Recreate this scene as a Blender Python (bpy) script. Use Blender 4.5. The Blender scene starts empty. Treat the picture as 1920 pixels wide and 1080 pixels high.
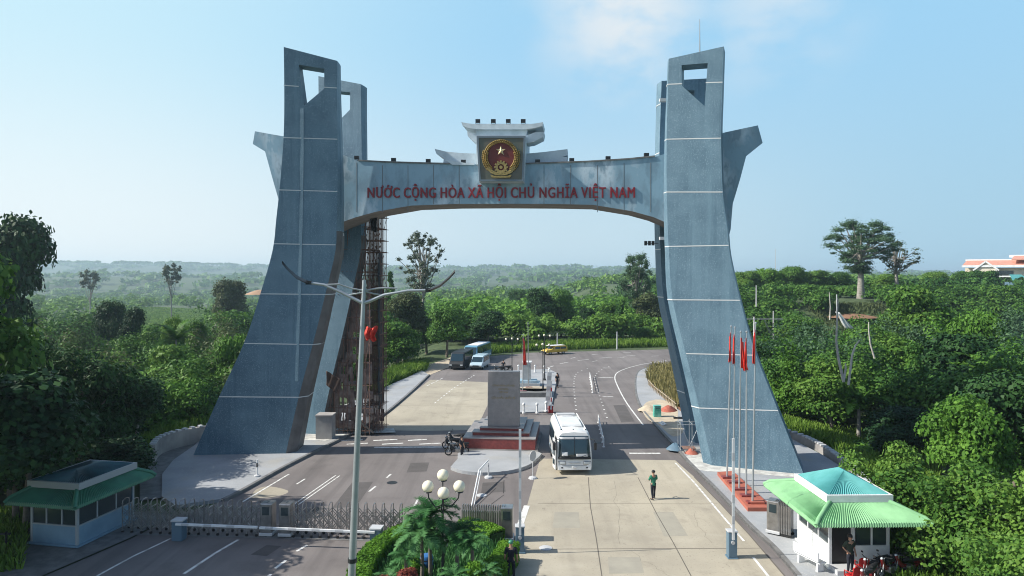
import bpy, bmesh, math, random
import numpy as np
from mathutils import Vector, Matrix, Quaternion, noise
from mathutils.geometry import tessellate_polygon
R = math.radians
SC = bpy.context.scene
COL = SC.collection
rnd = random.Random(7)
# ------------------------------------------------------------------ camera
F, CX, HY, H = 1280.0, 960.0, 515.0, 13.5       # focal length and horizon in pixels of a 1920 wide frame, eye height
cd = bpy.data.cameras.new('camera'); cam = bpy.data.objects.new('camera', cd); COL.objects.link(cam)
cam.location = (0, 0, H); cam.rotation_euler = (R(90), 0, 0)
cd.sensor_width = 36; cd.lens = 36*F/1920; cd.shift_y = -25/1920; cd.clip_start = .3; cd.clip_end = 30000
SC.camera = cam
# ------------------------------------------------------------------ light
SUN_EL, SUN_DIR = R(39), Vector((-1, -.075, 0)).normalized()
sunv = Vector((SUN_DIR.x*math.cos(SUN_EL), SUN_DIR.y*math.cos(SUN_EL), math.sin(SUN_EL)))
W = bpy.data.worlds.new('World'); SC.world = W; W.use_nodes = True
wn, wl = W.node_tree.nodes, W.node_tree.links
wn.clear()
sky = wn.new('ShaderNodeTexSky'); sky.sky_type = 'NISHITA'; sky.sun_disc = False
sky.sun_elevation = SUN_EL; sky.sun_rotation = math.atan2(SUN_DIR.x, SUN_DIR.y)
sky.air_density = 1.0; sky.dust_density = 1.6; sky.ozone_density = 2.2; sky.altitude = 100
bg = wn.new('ShaderNodeBackground'); bg.inputs[1].default_value = .115
wo = wn.new('ShaderNodeOutputWorld')
tc = wn.new('ShaderNodeTexCoord')
mp = wn.new('ShaderNodeMapping'); mp.inputs['Scale'].default_value = (2.2, 1, 4.0)
wl.new(tc.outputs['Generated'], mp.inputs[0])
nz = wn.new('ShaderNodeTexNoise'); nz.inputs['Scale'].default_value = 3.4; nz.inputs['Detail'].default_value = 7; nz.inputs['Roughness'].default_value = .52
wl.new(mp.outputs[0], nz.inputs[0])
def cloud_patch(px, py, r0, r1):
    d = Vector(((px-CX)/F, 1, (HY-py)/F)).normalized()
    v = wn.new('ShaderNodeVectorMath'); v.operation = 'DISTANCE'; v.inputs[1].default_value = d
    wl.new(tc.outputs['Generated'], v.inputs[0])
    m = wn.new('ShaderNodeMapRange'); m.interpolation_type = 'SMOOTHSTEP'
    m.inputs[1].default_value = r0; m.inputs[2].default_value = r1; m.inputs[3].default_value = 1; m.inputs[4].default_value = 0
    wl.new(v.outputs['Value'], m.inputs[0]); return m.outputs[0]
def wmath(op, a, b):
    n = wn.new('ShaderNodeMath'); n.operation = op; n.use_clamp = True
    for i, s in enumerate((a, b)):
        if isinstance(s, (int, float)): n.inputs[i].default_value = s
        else: wl.new(s, n.inputs[i])
    return n.outputs[0]
ca = cloud_patch(1170, 25, .0, .17); cb = wmath('MULTIPLY', cloud_patch(1450, 20, .0, .15), .55)
cm = wmath('MAXIMUM', ca, cb)
mr = wn.new('ShaderNodeMapRange'); mr.interpolation_type = 'SMOOTHSTEP'; mr.inputs[1].default_value = .34; mr.inputs[2].default_value = .62
wl.new(nz.outputs[0], mr.inputs[0])
cf = wmath('MULTIPLY', cm, mr.outputs[0]); cf = wmath('MULTIPLY', cf, 1.0)
# pale humid air low in the sky, whiter towards the sun on the left
sx_ = wn.new('ShaderNodeSeparateXYZ'); wl.new(tc.outputs['Generated'], sx_.inputs[0])
def wrange(src, a, b, lo=0, hi=1, kind='SMOOTHSTEP'):
    n = wn.new('ShaderNodeMapRange'); n.interpolation_type = kind
    for i, v in ((1, a), (2, b), (3, lo), (4, hi)): n.inputs[i].default_value = v
    wl.new(src, n.inputs[0]); return n.outputs[0]
def wmix(a, b, f, blend='MIX'):
    n = wn.new('ShaderNodeMix'); n.data_type = 'RGBA'; n.blend_type = blend
    for i, v in ((6, a), (7, b)):
        if isinstance(v, tuple): n.inputs[i].default_value = (*v, 1)
        else: wl.new(v, n.inputs[i])
    if isinstance(f, (int, float)): n.inputs[0].default_value = f
    else: wl.new(f, n.inputs[0])
    return n.outputs[2]
SB = .115*1.32
side = wrange(sx_.outputs[0], -.62, .12)
high = wmix((.60/SB, .86/SB, .985/SB), (.36/SB, .66/SB, .915/SB), side)
low = wmix((.88/SB, .965/SB, .99/SB), (.60/SB, .775/SB, .87/SB), side)
lowr = wmix(low, (.42/SB, .66/SB, .82/SB), wrange(sx_.outputs[0], .1, .6))
grad = wmix(lowr, high, wrange(sx_.outputs[2], .02, .34))
cover = wmath('MULTIPLY', wrange(sx_.outputs[2], .38, .75, 1, .0), wrange(sx_.outputs[1], -.3, .3, .15, 1))  # sky behind the camera made darker to cut ambient light on the gate
skyc = wmix(sky.outputs[0], grad, cover)
mx = wn.new('ShaderNodeMix'); mx.data_type = 'RGBA'; mx.inputs[7].default_value = (.80/SB, .86/SB, .90/SB, 1)
wl.new(skyc, mx.inputs[6]); wl.new(cf, mx.inputs[0])
wl.new(mx.outputs[2], bg.inputs[0]); wl.new(bg.outputs[0], wo.inputs[0])
sd = bpy.data.lights.new('sun', 'SUN'); sd.energy = 5.0; sd.angle = R(.5); sd.color = (1, .95, .86)
so = bpy.data.objects.new('sun', sd); so.rotation_euler = sunv.to_track_quat('Z', 'Y').to_euler(); so.location = (-60, 0, 60); COL.objects.link(so)
SC.view_settings.view_transform = 'Standard'; SC.view_settings.look = 'None'; SC.view_settings.gamma = 1
SC.view_settings.exposure = 0.4
SC.cycles.max_bounces = 6; SC.cycles.diffuse_bounces = 3; SC.cycles.transmission_bounces = 3; SC.cycles.transparent_max_bounces = 6
SC.cycles.filter_width = 1.05; SC.cycles.volume_bounces = 0; SC.cycles.use_denoising = True
# ------------------------------------------------------------------ pixel -> world measuring
def G(px, py, z=0.0):
    Y = F*(H-z)/(py-HY); return Vector(((px-CX)/F*Y, Y, z))
def P(px, py, Y):
    return Vector(((px-CX)/F*Y, Y, H-(py-HY)*Y/F))
def onplane(px, py, A, D):
    """ray through a pixel meets the vertical plane through A along direction D: returns (distance along D, z)"""
    rx = (px-CX)/F; rz = -(py-HY)/F
    u = (A.x-A.y*rx)/(D.y*rx-D.x); t = A.y+u*D.y
    return u, H+rz*t
# ------------------------------------------------------------------ mesh helpers
class MB:
    def __init__(s): s.v = []; s.f = []
    def add(s, vs, fs):
        n = len(s.v); s.v += [tuple(v) for v in vs]; s.f += [tuple(i+n for i in f) for f in fs]; return s
    def box(s, c, d, rz=0, M=None, taper=1.0):
        x, y, z = d[0]/2, d[1]/2, d[2]/2
        vs = [Vector((a*x*(taper if k > 0 else 1), b*y*(taper if k > 0 else 1), k*z)) for k in (-1, 1) for b in (-1, 1) for a in (-1, 1)]
        m = Matrix.Translation(Vector(c)) @ Matrix.Rotation(rz, 4, 'Z')
        if M is not None: m = M @ m
        return s.add([m @ v for v in vs], [(0, 2, 3, 1), (4, 5, 7, 6), (0, 1, 5, 4), (2, 6, 7, 3), (0, 4, 6, 2), (1, 3, 7, 5)])
    def bar(s, a, b, w, h=None, up=(0, 0, 1)):
        a, b = Vector(a), Vector(b); h = h or w; d = (b-a); L = d.length; d.normalize(); u = Vector(up)
        if abs(d.dot(u)) > .98: u = Vector((0, 1, 0))
        x = d.cross(u).normalized(); u = x.cross(d)
        vs = [p + x*(i*w/2) + u*(j*h/2) for p in (a, b) for i, j in ((-1, -1), (1, -1), (1, 1), (-1, 1))]
        return s.add(vs, [(0, 1, 2, 3)[::-1], (4, 5, 6, 7), (0, 1, 5, 4), (1, 2, 6, 5), (2, 3, 7, 6), (3, 0, 4, 7)])
    def tube(s, pts, rad, n=10, cap=True):
        pts = [Vector(p) for p in pts]; N = len(pts)
        if not hasattr(rad, '__len__'): rad = [rad]*N
        base = len(s.v); px = None
        for i, p in enumerate(pts):
            d = (pts[min(i+1, N-1)]-pts[max(i-1, 0)]).normalized()
            if px is None: px = d.orthogonal().normalized()
            px = (px - d*px.dot(d)).normalized(); py = d.cross(px)
            for k in range(n):
                a = 2*math.pi*k/n; s.v.append(tuple(p + px*math.cos(a)*rad[i] + py*math.sin(a)*rad[i]))
        for i in range(N-1):
            for k in range(n):
                a, b = base+i*n+k, base+i*n+(k+1) % n
                s.f.append((a, b, b+n, a+n))
        if cap:
            s.f.append(tuple(base+k for k in range(n))[::-1]); s.f.append(tuple(base+(N-1)*n+k for k in range(n)))
        return s
    def lathe(s, prof, c=(0, 0, 0), n=16, M=None):
        base = len(s.v); c = Vector(c)
        for r, z in prof:
            for k in range(n):
                a = 2*math.pi*k/n; v = Vector((r*math.cos(a), r*math.sin(a), z))+c
                s.v.append(tuple(M @ v if M is not None else v))
        for i in range(len(prof)-1):
            for k in range(n):
                a, b = base+i*n+k, base+i*n+(k+1) % n; s.f.append((a, b, b+n, a+n))
        s.f.append(tuple(base+k for k in range(n))[::-1]); s.f.append(tuple(base+(len(prof)-1)*n+k for k in range(n)))
        return s
    def prism(s, loop, ext, holes=()):
        """closed polygon (3-D points) pushed along ext (a vector, or one vector per point)"""
        loops = [[Vector(p) for p in loop]]+[[Vector(p) for p in h] for h in holes]
        tris = tessellate_polygon(loops); flat = [p for l in loops for p in l]
        ev = ext if isinstance(ext, list) else [Vector(ext)]*len(flat)
        base = len(s.v); n = len(flat)
        s.v += [tuple(p) for p in flat]; s.v += [tuple(p+e) for p, e in zip(flat, ev)]
        for t in tris: s.f.append(tuple(base+i for i in t)); s.f.append(tuple(base+n+i for i in t)[::-1])
        o = 0
        for l in loops:
            m = len(l)
            for i in range(m): a, b = base+o+i, base+o+(i+1) % m; s.f.append((a, b, b+n, a+n))
            o += m
        return s
    def sphere(s, c, r, n=16, sz=1.0, m=10):
        prof = [(max(1e-3, r*math.sin(math.pi*i/m)), -r*sz*math.cos(math.pi*i/m)) for i in range(m+1)]
        return s.lathe(prof, c, n)
    def torus(s, c, r1, r2, axis='X', n=20, m=8, M=None):
        base = len(s.v); c = Vector(c)
        for i in range(n):
            a = 2*math.pi*i/n
            for j in range(m):
                b = 2*math.pi*j/m; rr = r1+r2*math.cos(b)
                v = Vector((r2*math.sin(b), rr*math.cos(a), rr*math.sin(a))) if axis == 'X' else Vector((rr*math.cos(a), r2*math.sin(b), rr*math.sin(a))) if axis == 'Y' else Vector((rr*math.cos(a), rr*math.sin(a), r2*math.sin(b)))
                v += c; s.v.append(tuple(M @ v if M is not None else v))
        for i in range(n):
            for j in range(m):
                a, b = base+i*m+j, base+i*m+(j+1) % m; c2, d = base+((i+1) % n)*m+(j+1) % m, base+((i+1) % n)*m+j
                s.f.append((a, b, c2, d))
        return s
    def build(s, name, mat, parent=None, smooth=None, bevel=0, recalc=True, M=None):
        me = bpy.data.meshes.new(name); me.from_pydata(s.v, [], s.f)
        if recalc:
            bm = bmesh.new(); bm.from_mesh(me); bmesh.ops.recalc_face_normals(bm, faces=bm.faces); bm.to_mesh(me); bm.free()
        o = bpy.data.objects.new(name, me); COL.objects.link(o)
        if mat: me.materials.append(mat)
        if smooth:
            me.polygons.foreach_set('use_smooth', [True]*len(me.polygons)); me.set_sharp_from_angle(angle=R(smooth))
        if bevel:
            b = o.modifiers.new('bevel', 'BEVEL'); b.width = bevel; b.segments = 2; b.limit_method = 'ANGLE'; b.angle_limit = R(35)
        if parent: o.parent = parent
        return o
def tag(o, label=None, cat=None, group=None, kind=None):
    if label: o['label'] = label
    if cat: o['category'] = cat
    if group: o['group'] = group
    if kind: o['kind'] = kind
    return o
def empty(name, loc=(0, 0, 0), rz=0, label=None, cat=None, group=None):
    o = bpy.data.objects.new(name, None); COL.objects.link(o); o.location = loc; o.rotation_euler = (0, 0, rz); o.empty_display_size = .2
    return tag(o, label, cat, group)
KIDS = {}
def copy_tree(o, parent=None):
    c = o.copy(); COL.objects.link(c); c.parent = parent
    for ch in [x for x in bpy.data.objects if x.parent == o]: copy_tree(ch, c)
    return c
def put(c, loc, rz=0, s=None, label=None, group=None):
    c.location = loc; c.rotation_euler = (0, 0, rz)
    if s: c.scale = s if hasattr(s, '__len__') else (s, s, s)
    if label: c['label'] = label
    if group: c['group'] = group
    return c
# ------------------------------------------------------------------ materials
MATS = {}
def mat(name, col, rough=.7, metal=0, col2=None, scale=3.0, detail=5, lo=.35, hi=.65, bump=0, bscale=None, spec=.5, coord='Object', speck=None, alpha=None, coat=0, stretch=None, dirt=None, emit=None, trans=0, streak=None):
    if name in MATS: return MATS[name]
    m = bpy.data.materials.new(name); m.use_nodes = True; n, l = m.node_tree.nodes, m.node_tree.links
    b = n['Principled BSDF']; b.inputs['Base Color'].default_value = (*col, 1); b.inputs['Roughness'].default_value = rough; b.inputs['Metallic'].default_value = metal
    b.inputs['Specular IOR Level'].default_value = spec
    if coat: b.inputs['Coat Weight'].default_value = coat; b.inputs['Coat Roughness'].default_value = .05
    t = n.new('ShaderNodeTexCoord'); src = t.outputs[coord]
    if coord == 'World': pass
    if stretch:
        mpp = n.new('ShaderNodeMapping'); mpp.inputs['Scale'].default_value = stretch; l.new(src, mpp.inputs[0]); src = mpp.outputs[0]
    cur = None
    def layer(cur, c2, sc, lo, hi, det, fac=1.0, basecol=col):
        z = n.new('ShaderNodeTexNoise'); z.inputs['Scale'].default_value = sc; z.inputs['Detail'].default_value = det; z.inputs['Roughness'].default_value = .6; l.new(src, z.inputs[0])
        q = n.new('ShaderNodeMapRange'); q.inputs[1].default_value = lo; q.inputs[2].default_value = hi; q.inputs[4].default_value = fac; l.new(z.outputs[0], q.inputs[0])
        x = n.new('ShaderNodeMix'); x.data_type = 'RGBA'; l.new(q.outputs[0], x.inputs[0]); x.inputs[7].default_value = (*c2, 1)
        if cur is None: x.inputs[6].default_value = (*basecol, 1)
        else: l.new(cur, x.inputs[6])
        return x.outputs[2]
    if col2: cur = layer(cur, col2, scale, lo, hi, detail)
    if dirt: cur = layer(cur, dirt[0], dirt[1], dirt[2], dirt[3], 4, dirt[4] if len(dirt) > 4 else 1)
    if speck: cur = layer(cur, speck[0], speck[1], speck[2], speck[3], 2)
    for sk in (streak or []):
        mq = n.new('ShaderNodeMapping'); mq.inputs['Scale'].default_value = sk[5]; l.new(t.outputs[coord], mq.inputs[0]); keep_, src = src, mq.outputs[0]
        cur = layer(cur, sk[0], sk[1], sk[2], sk[3], 6, sk[4]); src = keep_
    if cur is not None: l.new(cur, b.inputs['Base Color'])
    if bump:
        z = n.new('ShaderNodeTexNoise'); z.inputs['Scale'].default_value = bscale or scale*4; z.inputs['Detail'].default_value = 5; l.new(src, z.inputs[0])
        bp = n.new('ShaderNodeBump'); bp.inputs['Strength'].default_value = bump; bp.inputs['Distance'].default_value = .05; l.new(z.outputs[0], bp.inputs['Height']); l.new(bp.outputs[0], b.inputs['Normal'])
    if emit: b.inputs['Emission Color'].default_value = (*emit[0], 1); b.inputs['Emission Strength'].default_value = emit[1]
    if trans: b.inputs['Transmission Weight'].default_value = trans
    MATS[name] = m; return m
def leafmat(name, c1, c2, c3=None, trans=.3, nscale=.35, rough=.55):
    m = bpy.data.materials.new(name); m.use_nodes = True; n, l = m.node_tree.nodes, m.node_tree.links; n.clear()
    out = n.new('ShaderNodeOutputMaterial'); t = n.new('ShaderNodeTexCoord'); oi = n.new('ShaderNodeObjectInfo'); ge = n.new('ShaderNodeNewGeometry')
    z = n.new('ShaderNodeTexNoise'); z.inputs['Scale'].default_value = nscale; z.inputs['Detail'].default_value = 4; l.new(ge.outputs['Position'], z.inputs[0])
    a = n.new('ShaderNodeMath'); a.operation = 'MULTIPLY_ADD'; a.inputs[1].default_value = .35; l.new(ge.outputs['Random Per Island'], a.inputs[0]); l.new(z.outputs[0], a.inputs[2])
    a2 = n.new('ShaderNodeMath'); a2.operation = 'MULTIPLY_ADD'; a2.inputs[1].default_value = .3; l.new(oi.outputs['Random'], a2.inputs[0]); l.new(a.outputs[0], a2.inputs[2])
    r = n.new('ShaderNodeValToRGB'); r.color_ramp.elements[0].position = .45; r.color_ramp.elements[1].position = 1.0
    r.color_ramp.elements[0].color = (*c1, 1); r.color_ramp.elements[1].color = (*(c3 or c2), 1)
    e = r.color_ramp.elements.new(.72); e.color = (*c2, 1)
    l.new(a2.outputs[0], r.inputs[0])
    b = n.new('ShaderNodeBsdfPrincipled'); b.inputs['Roughness'].default_value = rough; b.inputs['Specular IOR Level'].default_value = .16; l.new(r.outputs[0], b.inputs['Base Color'])
    tr = n.new('ShaderNodeBsdfTranslucent'); l.new(r.outputs[0], tr.inputs[0])
    x = n.new('ShaderNodeMixShader'); x.inputs[0].default_value = trans; l.new(b.outputs[0], x.inputs[1]); l.new(tr.outputs[0], x.inputs[2]); l.new(x.outputs[0], out.inputs[0])
    MATS[name] = m; return m
M_ = {}
M_['granite'] = mat('granite', (.138, .228, .292), .5, col2=(.09, .16, .215), scale=.55, speck=((.27, .38, .45), 15, .55, .74), bump=.2, bscale=14, detail=8, spec=.3, streak=[((.17, .28, .35), 1.0, .52, .72, .55, (1.3, 1.3, .07)), ((.06, .12, .17), 1.0, .55, .75, .6, (2.2, 2.2, .12))])
M_['granite_side'] = mat('stone_edge', (.15, .145, .145), .6, col2=(.10, .095, .095), scale=.7, spec=.3, streak=[((.20, .20, .20), 1.0, .52, .72, .5, (1.3, 1.3, .07))])
M_['granite_line'] = mat('granite_joint', (.62, .64, .64), .8)
M_['granite_band'] = mat('granite_band', (.40, .42, .43), .5, col2=(.30, .32, .33), scale=1.0)
M_['marble'] = mat('marble', (.24, .38, .47), .4, col2=(.66, .76, .82), scale=.55, lo=.47, hi=.62, stretch=(1.2, 1, .6), dirt=((.17, .27, .34), 1.1, .44, .62, .9), detail=8)
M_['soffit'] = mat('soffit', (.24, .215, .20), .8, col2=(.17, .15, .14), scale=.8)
M_['white_stone'] = mat('white_stone', (.60, .68, .73), .6, col2=(.44, .52, .57), scale=.9)
M_['red_paint'] = mat('red_letter', (.24, .010, .018), .4)
M_['gold'] = mat('gold', (.46, .34, .13), .45, metal=.6, col2=(.26, .19, .07), scale=9)
M_['gold_pale'] = mat('gold_star', (.85, .72, .42), .3, metal=.5)
M_['panel'] = mat('emblem_panel', (.10, .115, .09), .35, metal=.3, col2=(.14, .12, .09), scale=1.2)
M_['emred'] = mat('emblem_red', (.14, .018, .012), .5)
M_['asphalt'] = mat('asphalt', (.150, .133, .128), .88, col2=(.205, .185, .178), scale=.13, dirt=((.095, .085, .082), .55, .55, .75, .5), speck=((.25, .235, .22), 26, .62, .75), bump=.25, bscale=30, streak=[((.085, .077, .075), 1.0, .50, .70, .55, (.75, .035, 1)), ((.24, .22, .21), 1.0, .56, .74, .5, (.5, .05, 1))])
M_['concrete'] = mat('road_concrete', (.44, .395, .305), .85, col2=(.335, .300, .235), scale=.16, dirt=((.20, .175, .14), .7, .56, .80, .6), speck=((.27, .24, .19), 9, .60, .74), bump=.15, bscale=18, streak=[((.27, .24, .19), 1.0, .52, .72, .55, (.8, .045, 1)), ((.50, .46, .37), 1.0, .55, .7, .5, (.2, .25, 1)), ((.12, .105, .09), 2.3, .66, .74, .7, (.6, .35, 1))])
M_['paving'] = mat('paving', (.36, .375, .39), .85, col2=(.28, .295, .31), scale=.35, speck=((.4, .4, .4), 9, .6, .7), dirt=((.36, .33, .27), .25, .55, .7, .6), bump=.1)
M_['kerb'] = mat('kerb_stone', (.20, .20, .195), .85, col2=(.12, .12, .12), scale=1.5)
M_['paint'] = mat('road_paint', (.72, .72, .69), .7, col2=(.38, .36, .33), scale=3.2, lo=.48, hi=.66)
M_['soil'] = mat('soil', (.30, .16, .09), .95, col2=(.20, .11, .065), scale=1.5, bump=.3)
M_['sand'] = mat('sand', (.55, .47, .35), .95, col2=(.42, .35, .26), scale=1.2, bump=.3)
M_['concrete_wall'] = mat('concrete_wall', (.42, .40, .38), .85, col2=(.25, .24, .24), scale=.5, bump=.1)
M_['white'] = mat('white_paint', (.78, .79, .79), .5, col2=(.66, .67, .67), scale=1.5)
M_['wallblue_shaded'] = mat('pale_blue_wall', (.20, .33, .43), .5, col2=(.16, .27, .36), scale=1.2)  # blue lowered so the left booth wall carries tree shade in its colour
M_['wallwhite'] = mat('white_wall', (.80, .82, .80), .55, col2=(.68, .70, .69), scale=.9)
M_['green_roof'] = mat('green_roof', (.24, .48, .25), .7, spec=.25, col2=(.19, .39, .20), scale=1.1, streak=[((.15, .30, .17), 1.0, .56, .72, .5, (1, 1, .3))])
M_['green_roof_shaded'] = mat('shaded_green_roof', (.05, .22, .13), .5, col2=(.04, .16, .10), scale=1.5)  # darker copy of the green roof, tree shade put into the colour
M_['teal_roof_shaded'] = mat('shaded_teal_roof', (.03, .12, .14), .5, col2=(.025, .08, .10), scale=1.5)  # darker copy of the teal roof, shade included in the colour
M_['frame_shaded'] = mat('shaded_frame', (.34, .37, .38), .6)  # white frame paint turned grey to look shaded on the left booth
M_['teal_roof'] = mat('teal_roof', (.11, .37, .37), .7, spec=.25, col2=(.08, .31, .30), scale=1.5)
M_['glass'] = mat('dark_glass', (.035, .05, .055), .08, spec=.8)
M_['busglass'] = mat('bus_glass', (.012, .035, .048), .06, spec=.9)
M_['steel'] = mat('galvanised_steel', (.46, .49, .51), .4, metal=.55, col2=(.38, .41, .43), scale=2)
M_['stainless'] = mat('stainless_steel', (.42, .41, .40), .32, metal=.8, col2=(.30, .29, .28), scale=3)
M_['darkmetal'] = mat('dark_metal', (.03, .033, .036), .5, metal=.3)
M_['black'] = mat('black_plastic', (.015, .016, .018), .5)
M_['rubber'] = mat('rubber', (.018, .018, .018), .85)
M_['rust'] = mat('rusty_steel', (.26, .15, .115), .85, col2=(.15, .09, .07), scale=5)
M_['mesh_net'] = mat('dark_netting', (.035, .04, .045), .9, col2=(.02, .025, .03), scale=2)
M_['blueox'] = mat('blue_grey_paint', (.10, .17, .23), .45)
M_['bark'] = mat('bark', (.13, .105, .085), .9, col2=(.20, .17, .14), scale=3, bump=.4)
M_['palebark'] = mat('pale_bark', (.34, .32, .28), .85, col2=(.20, .18, .16), scale=2.5, bump=.3)
M_['plinthred'] = mat('red_plinth', (.42, .13, .085), .75, col2=(.34, .10, .065), scale=2)
M_['granred'] = mat('red_granite', (.25, .05, .045), .4, col2=(.17, .035, .033), scale=5, speck=((.33, .11, .09), 40, .6, .7))
M_['slabstone'] = mat('grey_slab_stone', (.30, .275, .265), .45, col2=(.24, .222, .215), scale=2, speck=((.3, .3, .3), 40, .6, .7))
M_['flag'] = mat('flag_red', (.70, .05, .03), .75, col2=(.55, .03, .02), scale=2)
M_['globe'] = mat('globe_glass', (.84, .78, .60), .25, spec=.5)
M_['lightgrey'] = mat('light_grey', (.5, .51, .52), .6)
M_['blue'] = mat('blue_paint', (.02, .12, .35), .4, coat=.3)
M_['red'] = mat('red_plastic', (.45, .02, .02), .4)
M_['maroon'] = mat('maroon_paint', (.16, .012, .012), .4, coat=.3)
M_['yellow'] = mat('yellow_paint', (.62, .42, .05), .4, coat=.3)
M_['skin'] = mat('skin', (.42, .24, .16), .6)
M_['hair'] = mat('hair', (.012, .010, .009), .6)
M_['chrome'] = mat('chrome', (.6, .6, .62), .15, metal=1)
M_['lamp_glass'] = mat('headlamp', (.55, .6, .62), .1, spec=.8)
M_['buswhite'] = mat('bus_white', (.80, .81, .80), .32, coat=.4, col2=(.70, .71, .69), scale=1.2)
M_['salmon'] = mat('salmon_roof', (.62, .30, .22), .7, col2=(.5, .24, .17), scale=1)
M_['cream'] = mat('cream_wall', (.74, .68, .56), .7, col2=(.64, .58, .47), scale=.6)
LEAF = dict(
 dark=leafmat('leaf_dark', (.018, .062, .013), (.042, .120, .022), (.10, .21, .036), .22),
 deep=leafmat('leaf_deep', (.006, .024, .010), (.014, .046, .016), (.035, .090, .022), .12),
 mid=leafmat('leaf_mid', (.028, .080, .015), (.068, .165, .026), (.15, .27, .046), .28),
 light=leafmat('leaf_light', (.035, .10, .014), (.085, .20, .026), (.15, .30, .045), .3),
 olive=leafmat('leaf_olive', (.045, .062, .026), (.075, .10, .040), (.11, .145, .06), .25),
 pale=leafmat('leaf_grey_green', (.05, .075, .045), (.09, .12, .075), (.15, .18, .12), .25),
 hedge=leafmat('leaf_hedge', (.055, .14, .012), (.10, .24, .02), (.17, .34, .035), .3, 1.2),
 palm=leafmat('leaf_palm', (.020, .085, .022), (.045, .15, .042), (.11, .26, .09), .25, .8),
 red=leafmat('leaf_red', (.13, .022, .016), (.24, .06, .04), (.36, .13, .09), .25, 1.5),
 dry=leafmat('grass_dry', (.13, .13, .05), (.22, .20, .08), (.34, .30, .14), .25, 1.2),
 grass=leafmat('grass_green', (.06, .12, .016), (.11, .21, .028), (.19, .30, .05), .3, .5))
# ------------------------------------------------------------------ terrain
def sm(a, b, x):
    t = min(1, max(0, (x-a)/(b-a))); return t*t*(3-2*t)
def interp(tab, y):
    if y <= tab[0][0]: return tab[0][1]
    for (a, p), (b, q) in zip(tab, tab[1:]):
        if y <= b: return p+(q-p)*(y-a)/(b-a)
    return tab[-1][1]
XL = [(0, -27), (30, -27), (54, -28.2), (61, -27.3), (72, -20), (93, -14), (100, -14), (118, -13), (140, -13)]
XR = [(0, 27), (30, 27), (47, 24), (59, 24.5), (69, 21), (93, 20), (100, 26), (105, 120), (132, 120), (140, 60)]
def hgt(x, y):
    dl = max(0, interp(XL, y)-x); dr = max(0, x-interp(XR, y)); r = math.hypot(x, y)
    out = max(sm(0, 10, dl), sm(0, 10, dr), sm(138, 160, y))
    right = sm(28, 75, x)
    h = -2.2*sm(0, 8, dl) - 6*sm(25, 220, dl) - 1.2*sm(0, 8, dr)*(1-sm(60, 130, y))
    h -= (7*sm(140, 330, y) + 11*sm(420, 900, y))*(1-right*(1-sm(380, 900, y)))
    h += 7.5*right*sm(132, 160, y)*(1-sm(420, 1000, y))
    far = sm(900, 1500, y)
    if r > 60: h += out*(1.2*noise.noise(Vector((x*.02, y*.02, 3)))+sm(200, 600, r)*7*noise.noise(Vector((x*.0045, y*.0045, 1))))
    px = x/max(y, 1)*F+CX
    if y > 900:
        # ranges of hills, lower and paler with distance
        h += 21*sm(1000, 1700, y) + 15*noise.noise(Vector((x*.0016, y*.0016, 9)))*far
        left = 1-sm(430, 700, px)
        h += (74+22*noise.noise(Vector((x*.0011, 4, 2))))*left*sm(2300, 3600, y)
        h += (38*(1-sm(980, 1400, px))+30*noise.noise(Vector((x*.0013, y*.0006, 5))))*sm(1700, 3200, y)*(1-left)
        h -= 30*sm(4800, 8000, y)
    return h
def build_ground():
    angs = [math.radians(a) for a in np.concatenate([np.arange(-180, -50, 6), np.arange(-50, 50, .45), np.arange(50, 180, 6)])]
    rr = [0.5]
    while rr[-1] < 7800:
        r = rr[-1]; rr.append(r+max(1.6 if r > 8 else 2.5, r*.028))
    v = []; f = []
    n = len(angs)
    for r in rr:
        for a in angs:
            x, y = r*math.sin(a), r*math.cos(a); v.append((x, y, hgt(x, y)-.06))
    for i in range(len(rr)-1):
        for k in range(n):
            a, b = i*n+k, i*n+(k+1) % n; f.append((a, b, b+n, a+n))
    m = MB(); m.v = v; m.f = f
    m.f.append(tuple(range(n)))
    g = mat('ground_cover', (.060, .090, .030), .95, col2=(.035, .062, .022), scale=.05, detail=9, dirt=((.16, .105, .06), .028, .66, .74, .7), speck=((.085, .12, .045), .5, .52, .66), bump=.6, bscale=.6)
    o = m.build('ground', g, smooth=60, recalc=False); tag(o, kind='structure'); return o
build_ground()
def smooth_px(pts, k=6, closed=False):
    """Catmull-Rom through 2-D points"""
    out = []; n = len(pts)
    for i in range(n-1):
        p0 = pts[max(i-1, 0)]; p1 = pts[i]; p2 = pts[i+1]; p3 = pts[min(i+2, n-1)]
        for j in range(k):
            t = j/k
            out.append(tuple(.5*((2*p1[d])+(-p0[d]+p2[d])*t+(2*p0[d]-5*p1[d]+4*p2[d]-p3[d])*t*t+(-p0[d]+3*p1[d]-3*p2[d]+p3[d])*t**3) for d in range(2)))
    out.append(pts[-1]); return out
def sheet(name, px, mat_, z, kind='structure', thick=0):
    """a flat sheet (or raised slab) on the ground from its outline"""
    L = [G(x, y) for x, y in px]; L = [Vector((p.x, p.y, z)) for p in L]
    m = MB()
    if thick: m.prism(L, (0, 0, -thick))
    else:
        m.v = [tuple(p) for p in L]; m.f = [t for t in tessellate_polygon([L])]
    o = m.build(name, mat_)
    if not thick:
        for p in o.data.polygons:
            if p.normal.z < 0: p.flip()
    return tag(o, kind=kind)
kerb_left = smooth_px([(60, 1090), (245, 1010), (330, 966), (415, 940), (530, 878), (655, 815), (712, 782), (762, 742), (803, 704)])
kerb_right = smooth_px([(1215, 690), (1194, 700), (1190, 730), (1200, 765), (1230, 802), (1262, 838), (1290, 870), (1340, 920), (1400, 985), (1450, 1032), (1495, 1085)])
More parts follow.
